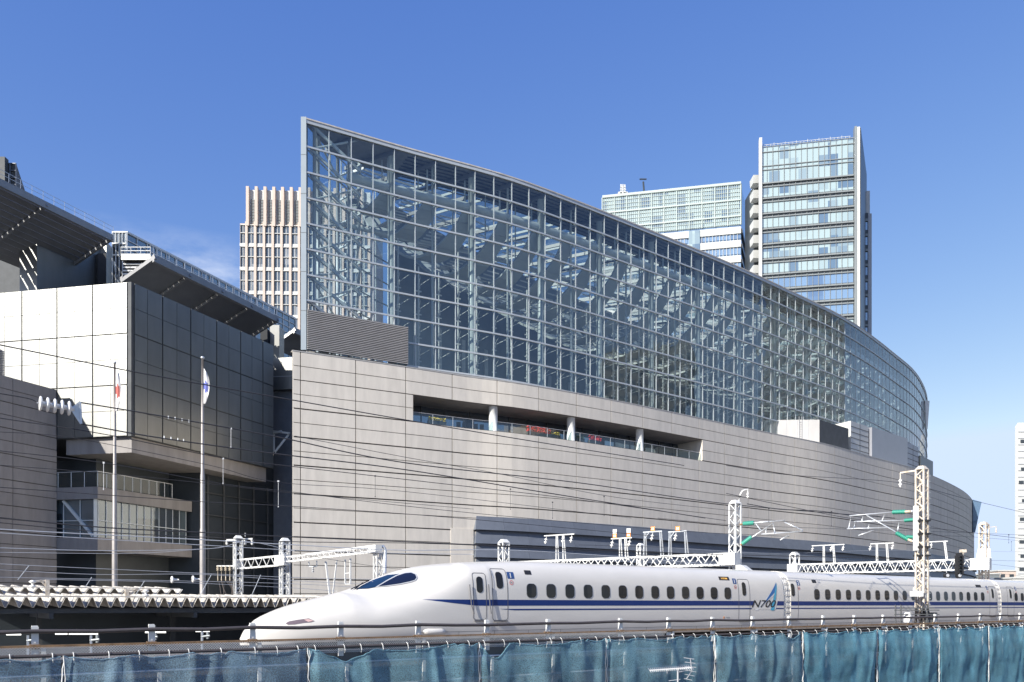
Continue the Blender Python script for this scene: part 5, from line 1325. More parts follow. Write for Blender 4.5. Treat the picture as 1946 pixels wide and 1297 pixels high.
# platform with grey cabinet and lamp housing round the mast foot
mb = MB(); q = P(1759, 1187, mY - .5); mb.obox(q, V(.62, 0, 0), V(0, .5, 0), UP * .62); mb.build('equipment_box', M['dark2'], m1_)
mb = MB(); q = P(1724, 1183, mY - .6); mb.lathe(q, (0, 0, 1), [(0, .18), (.5, .18), (.55, .1)], 14); mb.build('white_canister', M['white'], m1_, True)
mb = MB(); q = P(1735, 1134, mY - .5); mb.obox(q, V(.55, 0, 0), V(0, .35, 0), UP * .28); mb.tube([q + V(.1, .1, .28), q + V(.1, .1, .46)], .05, 8); mb.build('lamp_housing', M['white'], m1_)
mb = MB(); 
for (x0, x1) in ((1702, 1712), (1712, 1722), (1762, 1780)):
    mb.beam(P(x0, 1187, mY - .8), P(x0, 1150, mY - .8), .05)
for v in (1160, 1168): mb.beam(P(1700, v, mY - .8), P(1785, v, mY - .8), .05)
mb.obox(P(1728, 1157, mY - .9), V(1.3, 0, 0), V(0, .9, 0), UP * .05); mb.build('service_platform', M['dark2'], m1_)
rq = random.Random(2); mb = MB()
for k in range(10): x = rq.uniform(1740, 1765); mb.tube([P(x, 1130 + rq.uniform(0, 25), mY - .45), P(x + rq.uniform(-8, 8), 1165, mY - .45), P(x + rq.uniform(-8, 8), 1187, mY - .4)], .022, 5)
mb.build('cable_bundle', M['rubber'], m1_)

# mast with curved lamp-like hook behind the train
NA = a_at(1397, 31.2); nb0 = tp(NA, 31.2, -.25); nY = nb0.y
m2m = mast('lattice_mast', 'white lattice mast behind the first car with a curved hook and two green insulators', nb0, CZ + (1150 - 958) / F * nY, .46, M['white'], .42, t_=.06)
mb = MB(); pts = [P(1405, 985, nY), P(1405, 950, nY), P(1406.5, 940, nY), P(1411, 933, nY), P(1421, 930, nY), P(1421, 938, nY)]; mb.tube(pts, .045, 8); mb.build('curved_hook', M['white'], m2m, True)
mb = MB(); insul(mb, P(1421, 938, nY), (0, 0, -1), .30, .08, 2); mb.build('insulator', M['porcelain'], m2m, True)
c8 = lambda L: [(1380 + a * .3369, 860 + b * .3369, 1380 + c * .3369, 860 + d * .3369) for a, b, c, d in L]
cant('cantilever_arm', c8([(155, 398, 330, 384), (330, 395, 432, 440), (200, 462, 430, 446), (145, 480, 265, 400), (265, 400, 275, 455), (165, 400, 195, 440), (228, 420, 222, 462), (305, 495, 350, 468)]), M['galv'], m2m, NA)
for a, b, c, d, r in ((98, 403, 157, 398, .13), (92, 515, 145, 476, .13)):
    u0, v0, u1, v1 = c8([(a, b, c, d)])[0]; p0, p1 = atA(u0, v0, NA), atA(u1, v1, NA); mb = MB(); insul(mb, p0, p1 - p0, (p1 - p0).length, r, 8, .55); mb.build('green_insulator', M['green_ins'], m2m, True)
cant('insulator_end', c8([(78, 408, 98, 403), (82, 524, 92, 515)]), M['rust'], m2m, NA, .06)

# gantries: box trusses seen above and beside the train
def gantry(label, p0, p1, h, w, n_, endl=None, endr=None, m='white', th=.05):
    t = thing('railway_gantry', label, 'gantry', (p0 + p1) / 2 - UP * 0, 'truss gantries over the railway'); d = (p1 - p0); dn = V(d.x, d.y, 0).normalized(); sd_ = V(-dn.y, dn.x, 0) * w / 2
    mb = MB()
    for s_ in (-1, 1):
        for z in (0, h): mb.beam(p0 + sd_ * s_ + UP * z, p1 + sd_ * s_ + UP * z, .07, .085)
        for k in range(n_ if s_ < 0 or th > .045 else 0):
            a, b = p0 + d * (k / n_) + sd_ * s_, p0 + d * ((k + 1) / n_) + sd_ * s_; c = (a + b) / 2; mb.beam(a, c + UP * h, th); mb.beam(c + UP * h, b, th)
    for k in range(n_):
        for z in ((0, h) if th > .045 else ()): a = p0 + d * (k / n_) + UP * z; b = p0 + d * ((k + 1) / n_) + UP * z; mb.beam(a - sd_, b + sd_, .03); 
    mb.build('truss', M[m], t)
    for e in (endl, endr):
        if e: q, L_ = e; mb = MB(); mb.obox(q - sd_ * 1.15 - UP * .04, dn * L_, sd_ * 2.3, UP * (h + .08)); mb.build('end_plate', M[m], t)
    return t, dn, sd_
# gantry behind the first car
gY1, gY0 = nY - .4, nY * 1.18
G1b = P(1372, 1074, gY1); G1a = P(985, 0, gY0); G1a.z = G1b.z; hG1 = (1074 - 1053.5) / F * gY1
g1, dn1, sd1 = gantry('long white truss gantry behind the first car, topped with insulator frames and orange signs', G1a, G1b, hG1, .8, 15, None, (G1b, .95))
mb = MB(); q = G1b + dn1 * 1.0 - UP * .05; mb.hexa([q - sd1 - UP * .3, q + dn1 * .7 - sd1 - UP * .3, q + dn1 * .7 + sd1 - UP * .3, q + sd1 - UP * .3], [q - sd1, q + dn1 * .3 - sd1, q + dn1 * .3 + sd1, q + sd1]); mb.build('bracket', M['white'], g1)
def on1(u):      # point on the beam top seen at column u
    best = min(range(400), key=lambda k: abs(CX + F * (G1a + (G1b - G1a) * k / 400).x / (G1a + (G1b - G1a) * k / 400).y - u)); return G1a + (G1b - G1a) * best / 400 + UP * (hG1 + .06)
def frame_t(base, Wd, Ht, legs, inss, label, dn, signs=(), goal=False):
    mb = MB()
    mb.beam(base - dn * Wd / 2 + UP * Ht, base + dn * Wd / 2 + UP * Ht, .07)
    for x in legs: 
        mb.beam(base + dn * x + V(0, -.12, 0), base + dn * x * .9 + UP * Ht, .06); mb.beam(base + dn * (x + .22) + V(0, .12, 0), base + dn * (x * .9 + .10) + UP * Ht, .05)
    if goal: mb.beam(base + dn * legs[0] + UP * (Ht - .5), base + dn * (legs[0] + .4) + UP * Ht, .04)
    t = mb.build('insulator_frame', M['galv'] if goal else M['white'], g1 if base.x < 20 else g2); t['label'] = label
    for x in inss:
        i_ = MB(); p = base + dn * x + UP * (Ht - .05); i_.tube([p, p - UP * .14], .02, 5); insul(i_, p - UP * .14, (-dn * .25 - UP), .36, .12, 2, .3); i_.build('insulator', M['porcelain'], t, True)
    for x, cols in signs:
        for k, cname in enumerate(cols):
            s_ = MB(); p = base + dn * (x - .14) + UP * (Ht + .04 + .28 * k) + V(0, -.05, 0); s_.obox(p, dn * .28, V(0, .03, 0), UP * .27); 
            if cname == 'orange':
                w_ = s_; w_.cur = 1
                for j in range(2): w_.obox(p + dn * (.05 + .1 * j) - V(0, .006, 0) + UP * .06, dn * .07, V(0, .004, 0), UP * .15)
            s_.build('sign_plate', [M[cname], M['white']], t)
    return t
sc1 = lambda u: F / on1(u).y
b_ = on1(1063); frame_t(b_, 69 / sc1(1063), (1063 - 1016) / sc1(1063), [-.25, .32], [-1.05, .35, 1.0], 'white twin-post insulator frame nearest the left end of the first gantry', dn1)
b_ = on1(1181); frame_t(b_, 45 / sc1(1181), (1059 - 1023) / sc1(1181), [-.15, .28], [-.65, .6], 'white insulator frame on the first gantry with two white and orange plates', dn1, signs=((-.5, ('orange', 'white')), (.5, ('orange', 'white'))))
b_ = on1(1240); frame_t(b_, 40 / sc1(1240), (1058 - 1012) / sc1(1240), [-.62, .55], [0], 'grey goalpost insulator frame with one orange plate, left one of the pair', dn1, signs=((0, ('orange',)),), goal=True)
b_ = on1(1288); frame_t(b_, 38 / sc1(1288), (1057 - 1012.5) / sc1(1288), [-.60, .52], [-.1], 'grey goalpost insulator frame with one orange plate, right one of the pair', dn1, signs=((0, ('orange',)),), goal=True)
for k, (u, vt, Y, lab) in enumerate(((957.5, 1032, 60, 'short capped lattice mast rising over the roof of the train left of the first gantry'), (1217, 1037, 57, 'slim lattice mast rising behind the first gantry between its signs'),)):
    q = P(u, 1150, Y); q.z = -3.2; mast('lattice_mast', lab, q, CZ + (HY - vt) / F * Y, .55 if k == 0 else .32, M['white'], .5, t_=.07)
# gantry behind the second car
Yr2 = 64.0; G2b = P(1846, 1083, Yr2); G2a = P(1519, 0, 72.5); G2a.z = G2b.z; hG2 = (1083 - 1060) / F * Yr2
g2, dn2, sd2 = gantry('long white truss gantry behind the second car, ending at a lattice mast by the signal', G2a, G2b, hG2 * .86, .9, 17, (G2a - (G2b - G2a).normalized() * .9, .9), (G2b, 1.3))
def on2(u):
    best = min(range(400), key=lambda k: abs(CX + F * (G2a + (G2b - G2a) * k / 400).x / (G2a + (G2b - G2a) * k / 400).y - u)); return G2a + (G2b - G2a) * best / 400 + UP * (hG2 * .86 + .06)
for u, wd, legs, inss, lab in ((1573.5, 61, [-.45, .45], [-1.3, .3, 1.3], 'white twin-post insulator frame nearest the left end of the second gantry'), (1676.5, 42, [-.5, .35], [-.9, .85], 'white twin-post insulator frame in the middle of the second gantry'), (1770, 56, [-1.2, 1.0], [0], 'grey goalpost insulator frame partly behind the tall lattice mast')):
    b_ = on2(u); s_ = F / b_.y; frame_t(b_, wd / s_, 34 / s_, legs, inss, lab, dn2)
q = P(1510, 1150, 72.6); q.z = -3.2; mast('lattice_mast', 'short capped lattice mast at the left end of the second gantry', q, CZ + (HY - 1055) / F * 72.6, .55, M['white'], .5, t_=.08)
q = P(1870, 1150, 64.5); q.z = -3.2; m5 = mast('lattice_mast', 'lattice mast with broad solid foot at the right end of the second gantry', q, CZ + (HY - 998) / F * 64.5, .50, M['white_old'], .5, t_=.08)
mb = MB(); o_ = ORG[m5.name]; zt = CZ + (HY - 1043) / F * 64.5; zb2 = CZ + (HY - 1076) / F * 64.5; mb.hexa([o_ + V(-.55, -.35, zb2 - o_.z), o_ + V(.4, -.35, zb2 - o_.z), o_ + V(.4, .35, zb2 - o_.z), o_ + V(-.55, .35, zb2 - o_.z)], [o_ + V(-.33, -.3, zt - o_.z), o_ + V(.33, -.3, zt - o_.z), o_ + V(.33, .3, zt - o_.z), o_ + V(-.33, .3, zt - o_.z)]); mb.build('gusset_plate', M['white'], m5)
mb = MB(); mb.beam(P(1875, 1003, 64.5), P(1893, 1001, 64.5), .05); mb.tube([P(1893, 1001, 64.5), P(1893, 1008, 64.5)], .03); insul(mb, P(1893, 1006, 64.5), (0, 0, -1), .3, .09, 2); mb.build('top_arm', M['white_old'], m5)
# signal head on the second gantry
sg = thing('railway_signal', 'black signal head with a stack of hooded lamps hung on the second gantry', 'signal', P(1824, 1095, Yr2 - 1.2)); sY_ = Yr2 - 1.2
mb = MB(); a, b = P(1817, 1092, sY_), P(1832, 1056, sY_); mb.obox(a, V(b.x - a.x, 0, 0), V(0, .22, 0), UP * (b.z - a.z)); mb.obox(a + V(.08, .04, (b.z - a.z)), V(.45, 0, 0), V(0, .16, 0), UP * .2); mb.build('signal_head', M['rubber'], sg)
for k in range(5):
    c = P(1824, 1060 + k * 7, sY_ - .01); h_ = MB(); 
    for j in range(8):
        a0 = R(180 / 8 * j); a1_ = R(180 / 8 * (j + 1)); p0 = c + V(math.cos(a0) * .13, 0, math.sin(a0) * .13); p1 = c + V(math.cos(a1_) * .13, 0, math.sin(a1_) * .13); h_.add([p0, p1, p1 + V(-.05, -.28, -.04), p0 + V(-.05, -.28, -.04)], [(0, 1, 2, 3)])
    h_.build('lamp_hood', M['rubber'], sg); l_ = MB(); l_.tube([c, c - V(0, .02, 0)], .10, 14); l_.build('lamp_lens', M['cab_glass'], sg)
mb = MB(); mb.beam(P(1829, 1058, sY_ + .3), P(1830, 1046, sY_ + .3), .14); mb.obox(P(1827, 1050, sY_ + .2), V(.4, 0, 0), V(0, .3, 0), UP * .22); mb.build('signal_bracket', M['white_old'], sg)
for u in (1801, 1824):
    sp_ = thing('round_loudspeaker', 'small round black lamp housing under the gantry, ' + ('left of the signal' if u < 1810 else 'directly under the signal'), 'lamp', P(u, 1099, sY_), 'round housings under the gantry'); mb = MB(); c = P(u, 1094, sY_); mb.tube([c, c + V(0, .3, 0)], .2, 16); mb.build('housing', M['rubber'], sp_); mb = MB(); mb.tube([c - V(0, .02, 0), c - V(0, .001, 0)], .12, 16); mb.build('lens', M['grey'], sp_); mb = MB(); mb.beam(c + V(0, .15, .2), c + V(0, .15, .55), .04); mb.build('hanger', M['galv'], sp_)
# brackets behind the right end of the second gantry
mb = MB(); 
for (x0, y0, x1, y1) in ((1870, 1098, 1870, 1120), (1880, 1098, 1880, 1122), (1862, 1100, 1888, 1100), (1862, 1110, 1888, 1112), (1866, 1104, 1884, 1118)): mb.beam(P(x0, y0, 64.8), P(x1, y1, 64.8), .12)
mb.build('foot_bracket', M['white'], m5)

# left gantry
GYm = 62.0
L2a, L2m, L2b = P(446, 1081.5, 0), P(528, 1076, 0), P(712, 1056, 0)
YL = 70.0; a_ = P(448, 1081, YL); zL = a_.z; YM = (zL - CZ) * F / (HY - 1075); YR = (zL - CZ) * F / (HY - 1056)
pa = V((455 - CX) / F * YL, YL, zL); pm = V((528 - CX) / F * YM, YM, zL); pb = V((706 - CX) / F * YR, YR, zL)
hL = 17 / F * (YL + YM) / 2
g3, dn3, sd3 = gantry('thick white truss gantry on two masts in front of the dark gap at left', pa, pm, hL, .5, 5, (pa - (pm - pa).normalized() * .6, .6), (pm, 1.6), th=.044)
pm2 = pm + (pm - pa).normalized() * 1.6 + UP * hL * .30
g4, dn4, sd4 = gantry('slimmer white truss gantry reaching right from the left masts to the train roof', pm2, V(pb.x, pb.y, pm2.z), 9.5 / F * (YM + YR) / 2, .4, 15, None, (V(pb.x, pb.y, pm2.z), 1.0), th=.034)
for u, vt, Y, lab, w in ((452.5, 1024, YL, 'lattice mast with insulator crossarm left of the dark gap', .75), (541, 1029, YM, 'capped lattice mast between the thick and the slim truss at the left', .75)):
    q = P(u, 1150, Y); q.z = -3.2; m_ = mast('lattice_mast', lab, q, CZ + (HY - vt) / F * Y, w * .75, M['white'], .55, t_=.09)
    if u < 500:
        mb = MB(); mb.beam(P(431, 1027, Y), P(480, 1024.5, Y), .14); mb.beam(P(466, 1020, Y), P(466, 1013, Y), .05); mb.build('crossarm', M['white'], m_)
        for x in (431, 466, 479):
            i_ = MB(); insul(i_, P(x, 1027, Y), (0, 0, -1), .4, .13, 3); i_.build('insulator', M['porcelain'], m_, True)
        mb = MB(); mb.beam(P(412, 1076, Y - .4), P(446, 1076, Y - .4), .1)
        mb.build('switch_arm', M['white'], m_)
        for x in (414, 421, 429, 437):
            i_ = MB(); insul(i_, P(x, 1085, Y - .4), (0, 0, 1), .42, .13, 3, .5); i_.tube([P(x, 1085, Y - .4), P(x, 1104, Y - .4)], .04, 6); i_.build('post_insulator', mat('brown_insulator', (.42, .36, .27), .3), m_, True)
        rq = random.Random(4); c_ = MB()
        for k in range(9): x = 415 + k * 4; c_.tube([P(x, 1100, Y - .3), P(x + rq.uniform(0, 14), 1118, Y - .3), P(x + rq.uniform(4, 20), 1136, Y - .3)], .025, 5)
        c_.build('jumper_cable', M['copper'], m_)
# short leg and hangers under the slim truss
mb = MB(); q = V(pb.x + .55, pb.y, 0); q = P(719, 1150, YR); q.z = -3.2; lattice(mb, q, pm2.z - q.z - .02, .42, .5, .06); mb.build('gantry_leg', M['white'], g4)
mb = MB(); mb.tube([P(706, 1046, YR - .5), P(716, 1041, YR - .5), P(729, 1039, YR - .5), P(732, 1045, YR - .5), P(731, 1090, YR - .5)], .11, 8); mb.build('cable_pipe', M['galv'], g4, True)
def hang(u): f = (u - 545) / (706 - 545); return YM + (YR - YM) * f
for (x0, y0, x1, y1, w) in ((587, 1068, 587, 1077, .07), (602, 1066, 602, 1077, .07), (587, 1077, 602, 1077, .08), (619, 1067, 627, 1134, .12), (640, 1065, 632, 1134, .08), (656, 1063, 656, 1110, .08), (666, 1062, 666, 1110, .09), (656, 1110, 666, 1110, .09), (656, 1090, 666, 1089, .06)):
    Y = hang((x0 + x1) / 2); MB().beam(P(x0, y0, Y), P(x1, y1, Y), w).build('hanger_bar', M['white'], g4)
i_ = MB(); insul(i_, P(594.5, 1077, hang(594)), (0, 0, -1), .45, .1, 3); i_.build('insulator', M['grey'], g4, True)

# ================================================================ PLATFORM ROOFS AND STATION
def corr(label, b, a0, a1, z, pitch, depth, back, seed):
    t = thing('platform_roof', label, 'platform roof', tp((a0 + a1) / 2, b, -3.2), 'folded metal platform roofs'); mb = MB(); a = a0; rr_ = random.Random(seed); pr_ = []
    while a < a1:
        pr_ += [(a, 0), (a + pitch * .16, 0), (a + pitch * .5, -depth), (a + pitch * .62, -depth)]; a += pitch
    pr_.append((a, 0))
    for i in range(len(pr_) - 1):
        (x0, y0), (x1, y1) = pr_[i], pr_[i + 1]
        mb.hexa([tp(x0, b, z + y0 - .012), tp(x1, b, z + y1 - .012), tp(x1, b + back, z + y1 + .3 - .012), tp(x0, b + back, z + y0 + .3 - .012)], [tp(x0, b, z + y0), tp(x1, b, z + y1), tp(x1, b + back, z + y1 + .3), tp(x0, b + back, z + y0 + .3)])
    mb.build('folded_sheet', M['roofm'], t)
    q = MB(); q.obox(tp(a0, b + .45, z - depth - .26), t3 * (a1 - a0), n3 * .12, UP * .2); q.obox(tp(a0, b + back - .6, z - depth - .3), t3 * (a1 - a0), n3 * .2, UP * .3)
    q.build('eaves_beam', M['dark2'], t)
    q = MB(); q.obox(tp(a0, b + .06, z + .02), t3 * (a1 - a0), n3 * .22, UP * .05); q.build('flashing', M['roofm'], t)
    a = a0 + 3
    while a < a1: 
        p = MB(); p.beam(tp(a, b + back * .5, -3.2), tp(a, b + back * .5, z - depth - .05), .22); p.obox(tp(a - .08, b + .3, z - depth - .5), t3 * .16, n3 * (back - .6), UP * .24); p.build('roof_column', M['dark2'], t); a += 6
    return t
aR0, aR1 = a_at(-60, 40), a_at(700, 40)
z1r = CZ + 13.5 / F * tp(a_at(250, 40), 40, 0).y
pr1 = corr('pale folded metal platform roof running from the left edge to behind the train nose', 40, aR0, aR1, z1r, .50, .42, 9, 1)
z2r = CZ + 31 / F * tp(a_at(200, 50.5), 50.5, 0).y
pr2 = corr('shorter folded metal platform roof behind and above the long one at the left', 50.5, a_at(-60, 50.5), a_at(343, 50.5), z2r, .62, .32, 7, 2)
for (b0, b1, aa, ab, lab) in ((40.6, 48.4, aR0, aR1, 'long dark platform under the front folded roof'), (51, 57, aR0, aR1, 'dark platform under the rear folded roof')):
    t = thing('station_platform', lab, 'platform', tp((aa + ab) / 2, (b0 + b1) / 2, -3.2), 'station platforms'); mb = MB(); slab(mb, aa, ab, b0, b1, -3.19, -2.1); mb.build('platform_slab', M['concrete'], t)
    mb = MB(); slab(mb, aa, ab, b1 - .6, b1 - .4, -2.09, 1.2 if b0 < 50 else 1.8); mb.build('platform_shade_sheet', M['tdark'], t)  # near-black sheet added to stand for the shade beneath the roof
for (u0, u1, v, b, lab) in ((12, 40, 1206, 42, 'white strip lamp nearest the left edge under the platform roof'), (105, 128, 1205, 42, 'short white strip lamp second from the left under the platform roof'), (131, 186, 1205, 42, 'long white strip lamp under the platform roof'), (276, 315, 1202, 42, 'white strip lamp under the platform roof behind the third fence post'), (372, 398, 1200, 42, 'white strip lamp nearest the train nose under the platform roof')):
    t = thing('strip_lamp', lab, 'lamp', at((u0 + u1) / 2, v, b), 'strip lamps under the platform roof'); mb = MB(); mb.beam(at(u0, v, b), at(u1, v, b), .08, .07); mb.build('tube', emis('tube_light', (1, .98, .92), 1.2), t); mb = MB(); mb.beam(at(u0, v - 2, b) + UP * .02, at(u1, v - 2, b) + UP * .02, .12, .03); mb.build('housing', M['white'], t)
# stubs on the roofs: brackets with porcelain insulators
for (u, v0, v1, ux, Yb, lab) in ((90, 1102, 1136, 62, 41, 'white bracket with insulator standing on the platform roof near the left edge'), (241, 1120, 1139, 277, 41, 'grey bracket with a large insulator standing on the platform roof in the middle')):
    t = thing('roof_bracket', lab, 'bracket', at(u, v1, Yb), 'brackets on the platform roof'); mb = MB(); a, b = at(u, v1, Yb), at(u, v0, Yb); mb.beam(a, b, .16); c = at(ux, v0 + 1, Yb); mb.beam(b - UP * .04, c - UP * .04, .07); mb.beam(b - UP * .35, b.lerp(c, .5), .07); mb.build('arm', M['white_old'], t); i_ = MB(); insul(i_, c, (0, 0, -1), .40, .15, 2, .3); i_.build('insulator', M['porcelain'], t, True)
# dim clutter on the near track side at the left: small posts and signal stands
for (u, v0, v1, lab) in ((53, 1208, 1238, 'small grey trackside stand nearest the left edge behind the fence'), (173, 1208, 1236, 'small grey trackside stand between the first two fence posts'), (284, 1204, 1228, 'small grey trackside stand just left of the second full fence post'), (384, 1200, 1232, 'small grey trackside stand between the second post and the train nose')):
    Bq = 24.0; t = thing('trackside_stand', lab, 'stand', at(u, v1, Bq), 'trackside stands'); mb = MB(); a, b = at(u, v1 + 10, Bq), at(u, v0, Bq); mb.beam(a, b, .05); mb.build('post', M['galv'], t); mb = MB(); q = a.lerp(b, .75); mb.tube([q - V(.02, 0, 0), q + V(.22, 0, .03)], .03, 8); mb.obox(q + V(.12, 0, -.06), V(.05, 0, 0), V(0, .08, 0), UP * .2); mb.build('fitting', M['tgrey'], t)

# ================================================================ FLAGPOLES
for (u, vt, vb, Y, r0, r1, lab, kind) in ((218, 692, 1140, 62, .20, .09, 'slim flagpole at the left with a limp white flag bearing a red disc', 'r'), (385, 683, 1142, 58, .20, .09, 'slim flagpole in front of the dark side wall with a limp white and blue flag', 'b')):
    p0 = P(u, vb, Y); p0.z = GZ; t = thing('flagpole', lab, 'flagpole', p0, 'flagpoles'); zt = CZ + (HY - vt) / F * Y; zz = lambda v: CZ + (HY - v) / F * Y
    pts = [(GZ, r0 * 1.1), (zz(1080), r0), (zz(1010), r0), (zz(1003), r0 * .82), (zz(905), r0 * .78), (zz(898), r0 * .62), (zz(780), r0 * .52), (zt, r1 * .8)]
    MB().tube([V(p0.x, p0.y, z) for z, r in pts], [r for z, r in pts], 12).build('pole', mat('pole_metal', (.38, .35, .33), .45, .4, 1, .1), t, True)
    MB().lathe(V(p0.x, p0.y, zt), (0, 0, 1), [(0, .03), (.03, .11), (.1, .14), (.17, .11), (.2, .02)], 10).build('finial', M['galv'], t, True)
    mb = MB(); vT, vB_ = (702, 782) if kind == 'r' else (700, 768); n1_, n2_ = 6, 22; mb.cur = 0
    for i in range(n1_ + 1):
        for j in range(n2_ + 1):
            f, g_ = i / n1_, j / n2_; wd = (.10 + .33 * math.sin(math.pi * min(1, g_ * .9 + .08)) ** .7) * f; x = p0.x + .10 + wd; y = p0.y - .06 + .14 * math.sin(f * 9 + g_ * 2) * f; z = zz(vT) + (zz(vB_) - zz(vT)) * g_ - f * .35 * (1 - g_)
            mb.v.append(V(x, y, z))
    for i in range(n1_):
        for j in range(n2_): k = i * (n2_ + 1) + j; mb.f.append([k, k + 1, k + n2_ + 2, k + n2_ + 1]); g_ = (j + .5) / n2_; mb.mi.append(1 if ((g_ - .5) ** 2 * 30 + (i / n1_ - .3) ** 2 * 9 < 1) else 0)
    mb.build('flag', [mat('flag_white', (.80, .78, .76), .8), mat('flag_red', (.48, .12, .10), .8) if kind == 'r' else mat('flag_blue', (.12, .14, .42), .8)], t, True)

# ================================================================ OVERHEAD WIRES
wk = [0]
def wire(pix, b, r=.013, drops=(), lab=None, m='wire', db=0):
    r *= .85 if m == 'wire' else .8
    if pix[0][0] < 600 and b < 31: r *= 31 / b; b = 31
    pts = []
    for i, (u, v) in enumerate(pix): pts.append(at(u, v, b + db * i))
    c = cat(pts, 8) if len(pts) > 2 else pts
    t = thing('overhead_wire', lab, 'wire', pts[0], 'overhead wires of the railway'); MB().tube(c, r, 5).build('cable', M[m], t, True)
    for (u, v0, v1) in drops:
        mb = MB(); mb.tube([at(u, v0, b), at(u, v1, b)], .009, 4); mb.obox(at(u, v0, b) - V(.035, .02, .03), V(.07, 0, 0), V(0, .04, 0), UP * .06); mb.obox(at(u, v1, b) - V(.015, .02, .03), V(.03, 0, 0), V(0, .04, 0), UP * .05); mb.build('dropper', M['grey'] if u < 560 else M['wire'], t)
    return t
wire([(-20, 652), (270, 710), (518, 754), (774, 799), (1000, 837), (1300, 885)], 24, .020, lab='uppermost dark wire at the left edge, crossing the white end wall')
wire([(-20, 745), (50, 757), (70, 764)], 24, .016, lab='short wire holding the white disc insulator string from the left edge')
wire([(150, 765), (300, 790), (518, 829), (770, 880), (1100, 918), (1400, 960), (1700, 985)], 24, .022, ((439, 815, 850),), lab='thick wire running right from the upper clamp of the disc insulator string')
wire([(153, 806), (300, 832), (518, 862), (770, 893), (1027, 935), (1340, 985)], 24, .022, lab='thick wire running right from the lower clamp of the disc insulator string')
wire([(-20, 792), (200, 826), (424, 871), (530, 884), (800, 915), (1100, 950), (1380, 990)], 30, .018, ((424, 872, 919), (529, 915, 963), (713, 905, 944), (970, 930, 968)), lab='wire with four long droppers crossing the dark balconies')
wire([(-20, 855), (197, 880), (424, 920), (560, 936), (770, 962), (1000, 985), (1300, 1010), (1500, 1020)], 30, .014, ((197, 880, 930),), lab='wire with one dropper beside the left flagpole, below the first long-dropper wire')
wire([(-20, 883), (200, 900), (400, 920), (560, 963), (800, 1000)][:3] + [(560, 938), (900, 968)], 31, .012, lab='thin wire across the upper dark balcony, below the single-dropper wire')
wire([(-20, 820), (140, 833), (400, 885), (529, 917), (774, 935), (1200, 985)], 31, .012, lab='thin wire passing the foot of the white end wall')
wire([(-20, 925), (200, 941), (400, 955), (560, 963), (870, 985), (1250, 1020)], 26, .013, lab='thin wire in front of the upper balcony slab')
wire([(-20, 983), (200, 1003), (400, 1013), (560, 1021), (888, 1035), (1300, 1052), (1700, 1062)], 24, .020, lab='dark wire across the balcony glazing, upper one of the lower bundle')
wire([(-20, 992), (200, 1012), (400, 1022), (560, 1030), (888, 1036), (1300, 1060)], 24, .014, lab='dark wire across the balcony glazing, just below the uppermost of the lower bundle')
wire([(-20, 1005), (140, 1014), (380, 1026), (560, 1036), (760, 1046), (1020, 1048), (1380, 1075)], 27.5, .020, lab='pale thick wire touching the crossarm of the left mast', m='galv')
wire([(-20, 1012), (140, 1022), (380, 1036), (560, 1046), (760, 1052), (900, 1054)], 27.5, .014, lab='pale wire just below the thick pale one at the left mast', m='galv')
wire([(-20, 1041), (200, 1047), (400, 1043), (470, 1030), (560, 1048)], 33, .016, lab='pale wire rising to the crossarm of the left mast', m='galv')
wire([(-20, 1050), (250, 1052), (400, 1043)], 33, .012, lab='thin pale wire joining the rising wire left of the mast', m='galv')
wire([(-20, 1071), (120, 1078), (340, 1088), (560, 1098), (740, 1102)], 33, .012, lab='thin pale wire above the long platform roof, topmost of four', m='galv')
wire([(-20, 1082), (180, 1092), (380, 1092), (560, 1104), (720, 1112)], 34, .012, lab='thin pale wire above the long platform roof, second of four', m='galv')
wire([(-20, 1097), (320, 1104), (560, 1110), (700, 1118)], 35, .012, lab='thin pale wire above the long platform roof, third of four', m='galv')
wire([(60, 1101), (330, 1107), (560, 1118), (640, 1124)], 36, .012, lab='thin pale wire above the long platform roof, lowest of four', m='galv')
wire([(560, 829), (774, 870), (949, 901), (1167, 945), (1400, 972)], 29, .013, ((1148, 944, 980), (1050, 955, 985)), lab='thin wire slanting down across the middle of the stone wall, with two droppers')
wire([(430, 1031), (560, 1052), (740, 1080), (1000, 1105)], 31, .010, lab='thin wire falling right from the left mast crossarm behind the train roof')
wire([(1380, 885), (1500, 903), (1711, 918), (1846, 951), (1990, 985)], 26, .016, lab='dark wire crossing the clear sky at the right, hung from the tall mast arm')
wire([(1380, 938), (1460, 955), (1612, 985), (1700, 996), (1850, 1013), (1990, 1030)], 26, .018, ((1461, 967, 992), (1580, 973, 1000)), lab='dark carrying wire held by the arms of the tall lattice mast')
wire([(1250, 985), (1400, 998), (1612, 1006), (1760, 1010), (1990, 1019)], 27, .012, ((1917, 1017, 1032),), lab='thin wire running right through the arms of the tall mast to the white tower')
wire([(1420, 958), (1480, 968), (1560, 972), (1640, 984)], 28, .028, lab='short thick dark wire between the two sets of arms')
wire([(1250, 1040), (1480, 1052), (1700, 1046), (1990, 1050)], 36, .012, lab='thin wire just above the second gantry', m='galv')
wire([(1100, 1036), (1400, 1045), (1700, 1060), (1990, 1068)], 35, .012, lab='thin wire crossing the insulator frames of both gantries')
wire([(1760, 1017), (1850, 1021), (1925, 1027), (1990, 1034)], 33, .012, ((1922, 1030, 1046),), lab='thin wire right of the tall mast, low over the wall end')
wire([(1880, 1072), (1930, 1078), (1990, 1088)], 40, .014, lab='wire low at the right edge above the distant buildings, upper of two')
wire([(1880, 1088), (1930, 1094), (1990, 1102)], 40, .014, lab='wire low at the right edge above the distant buildings, lower of two')
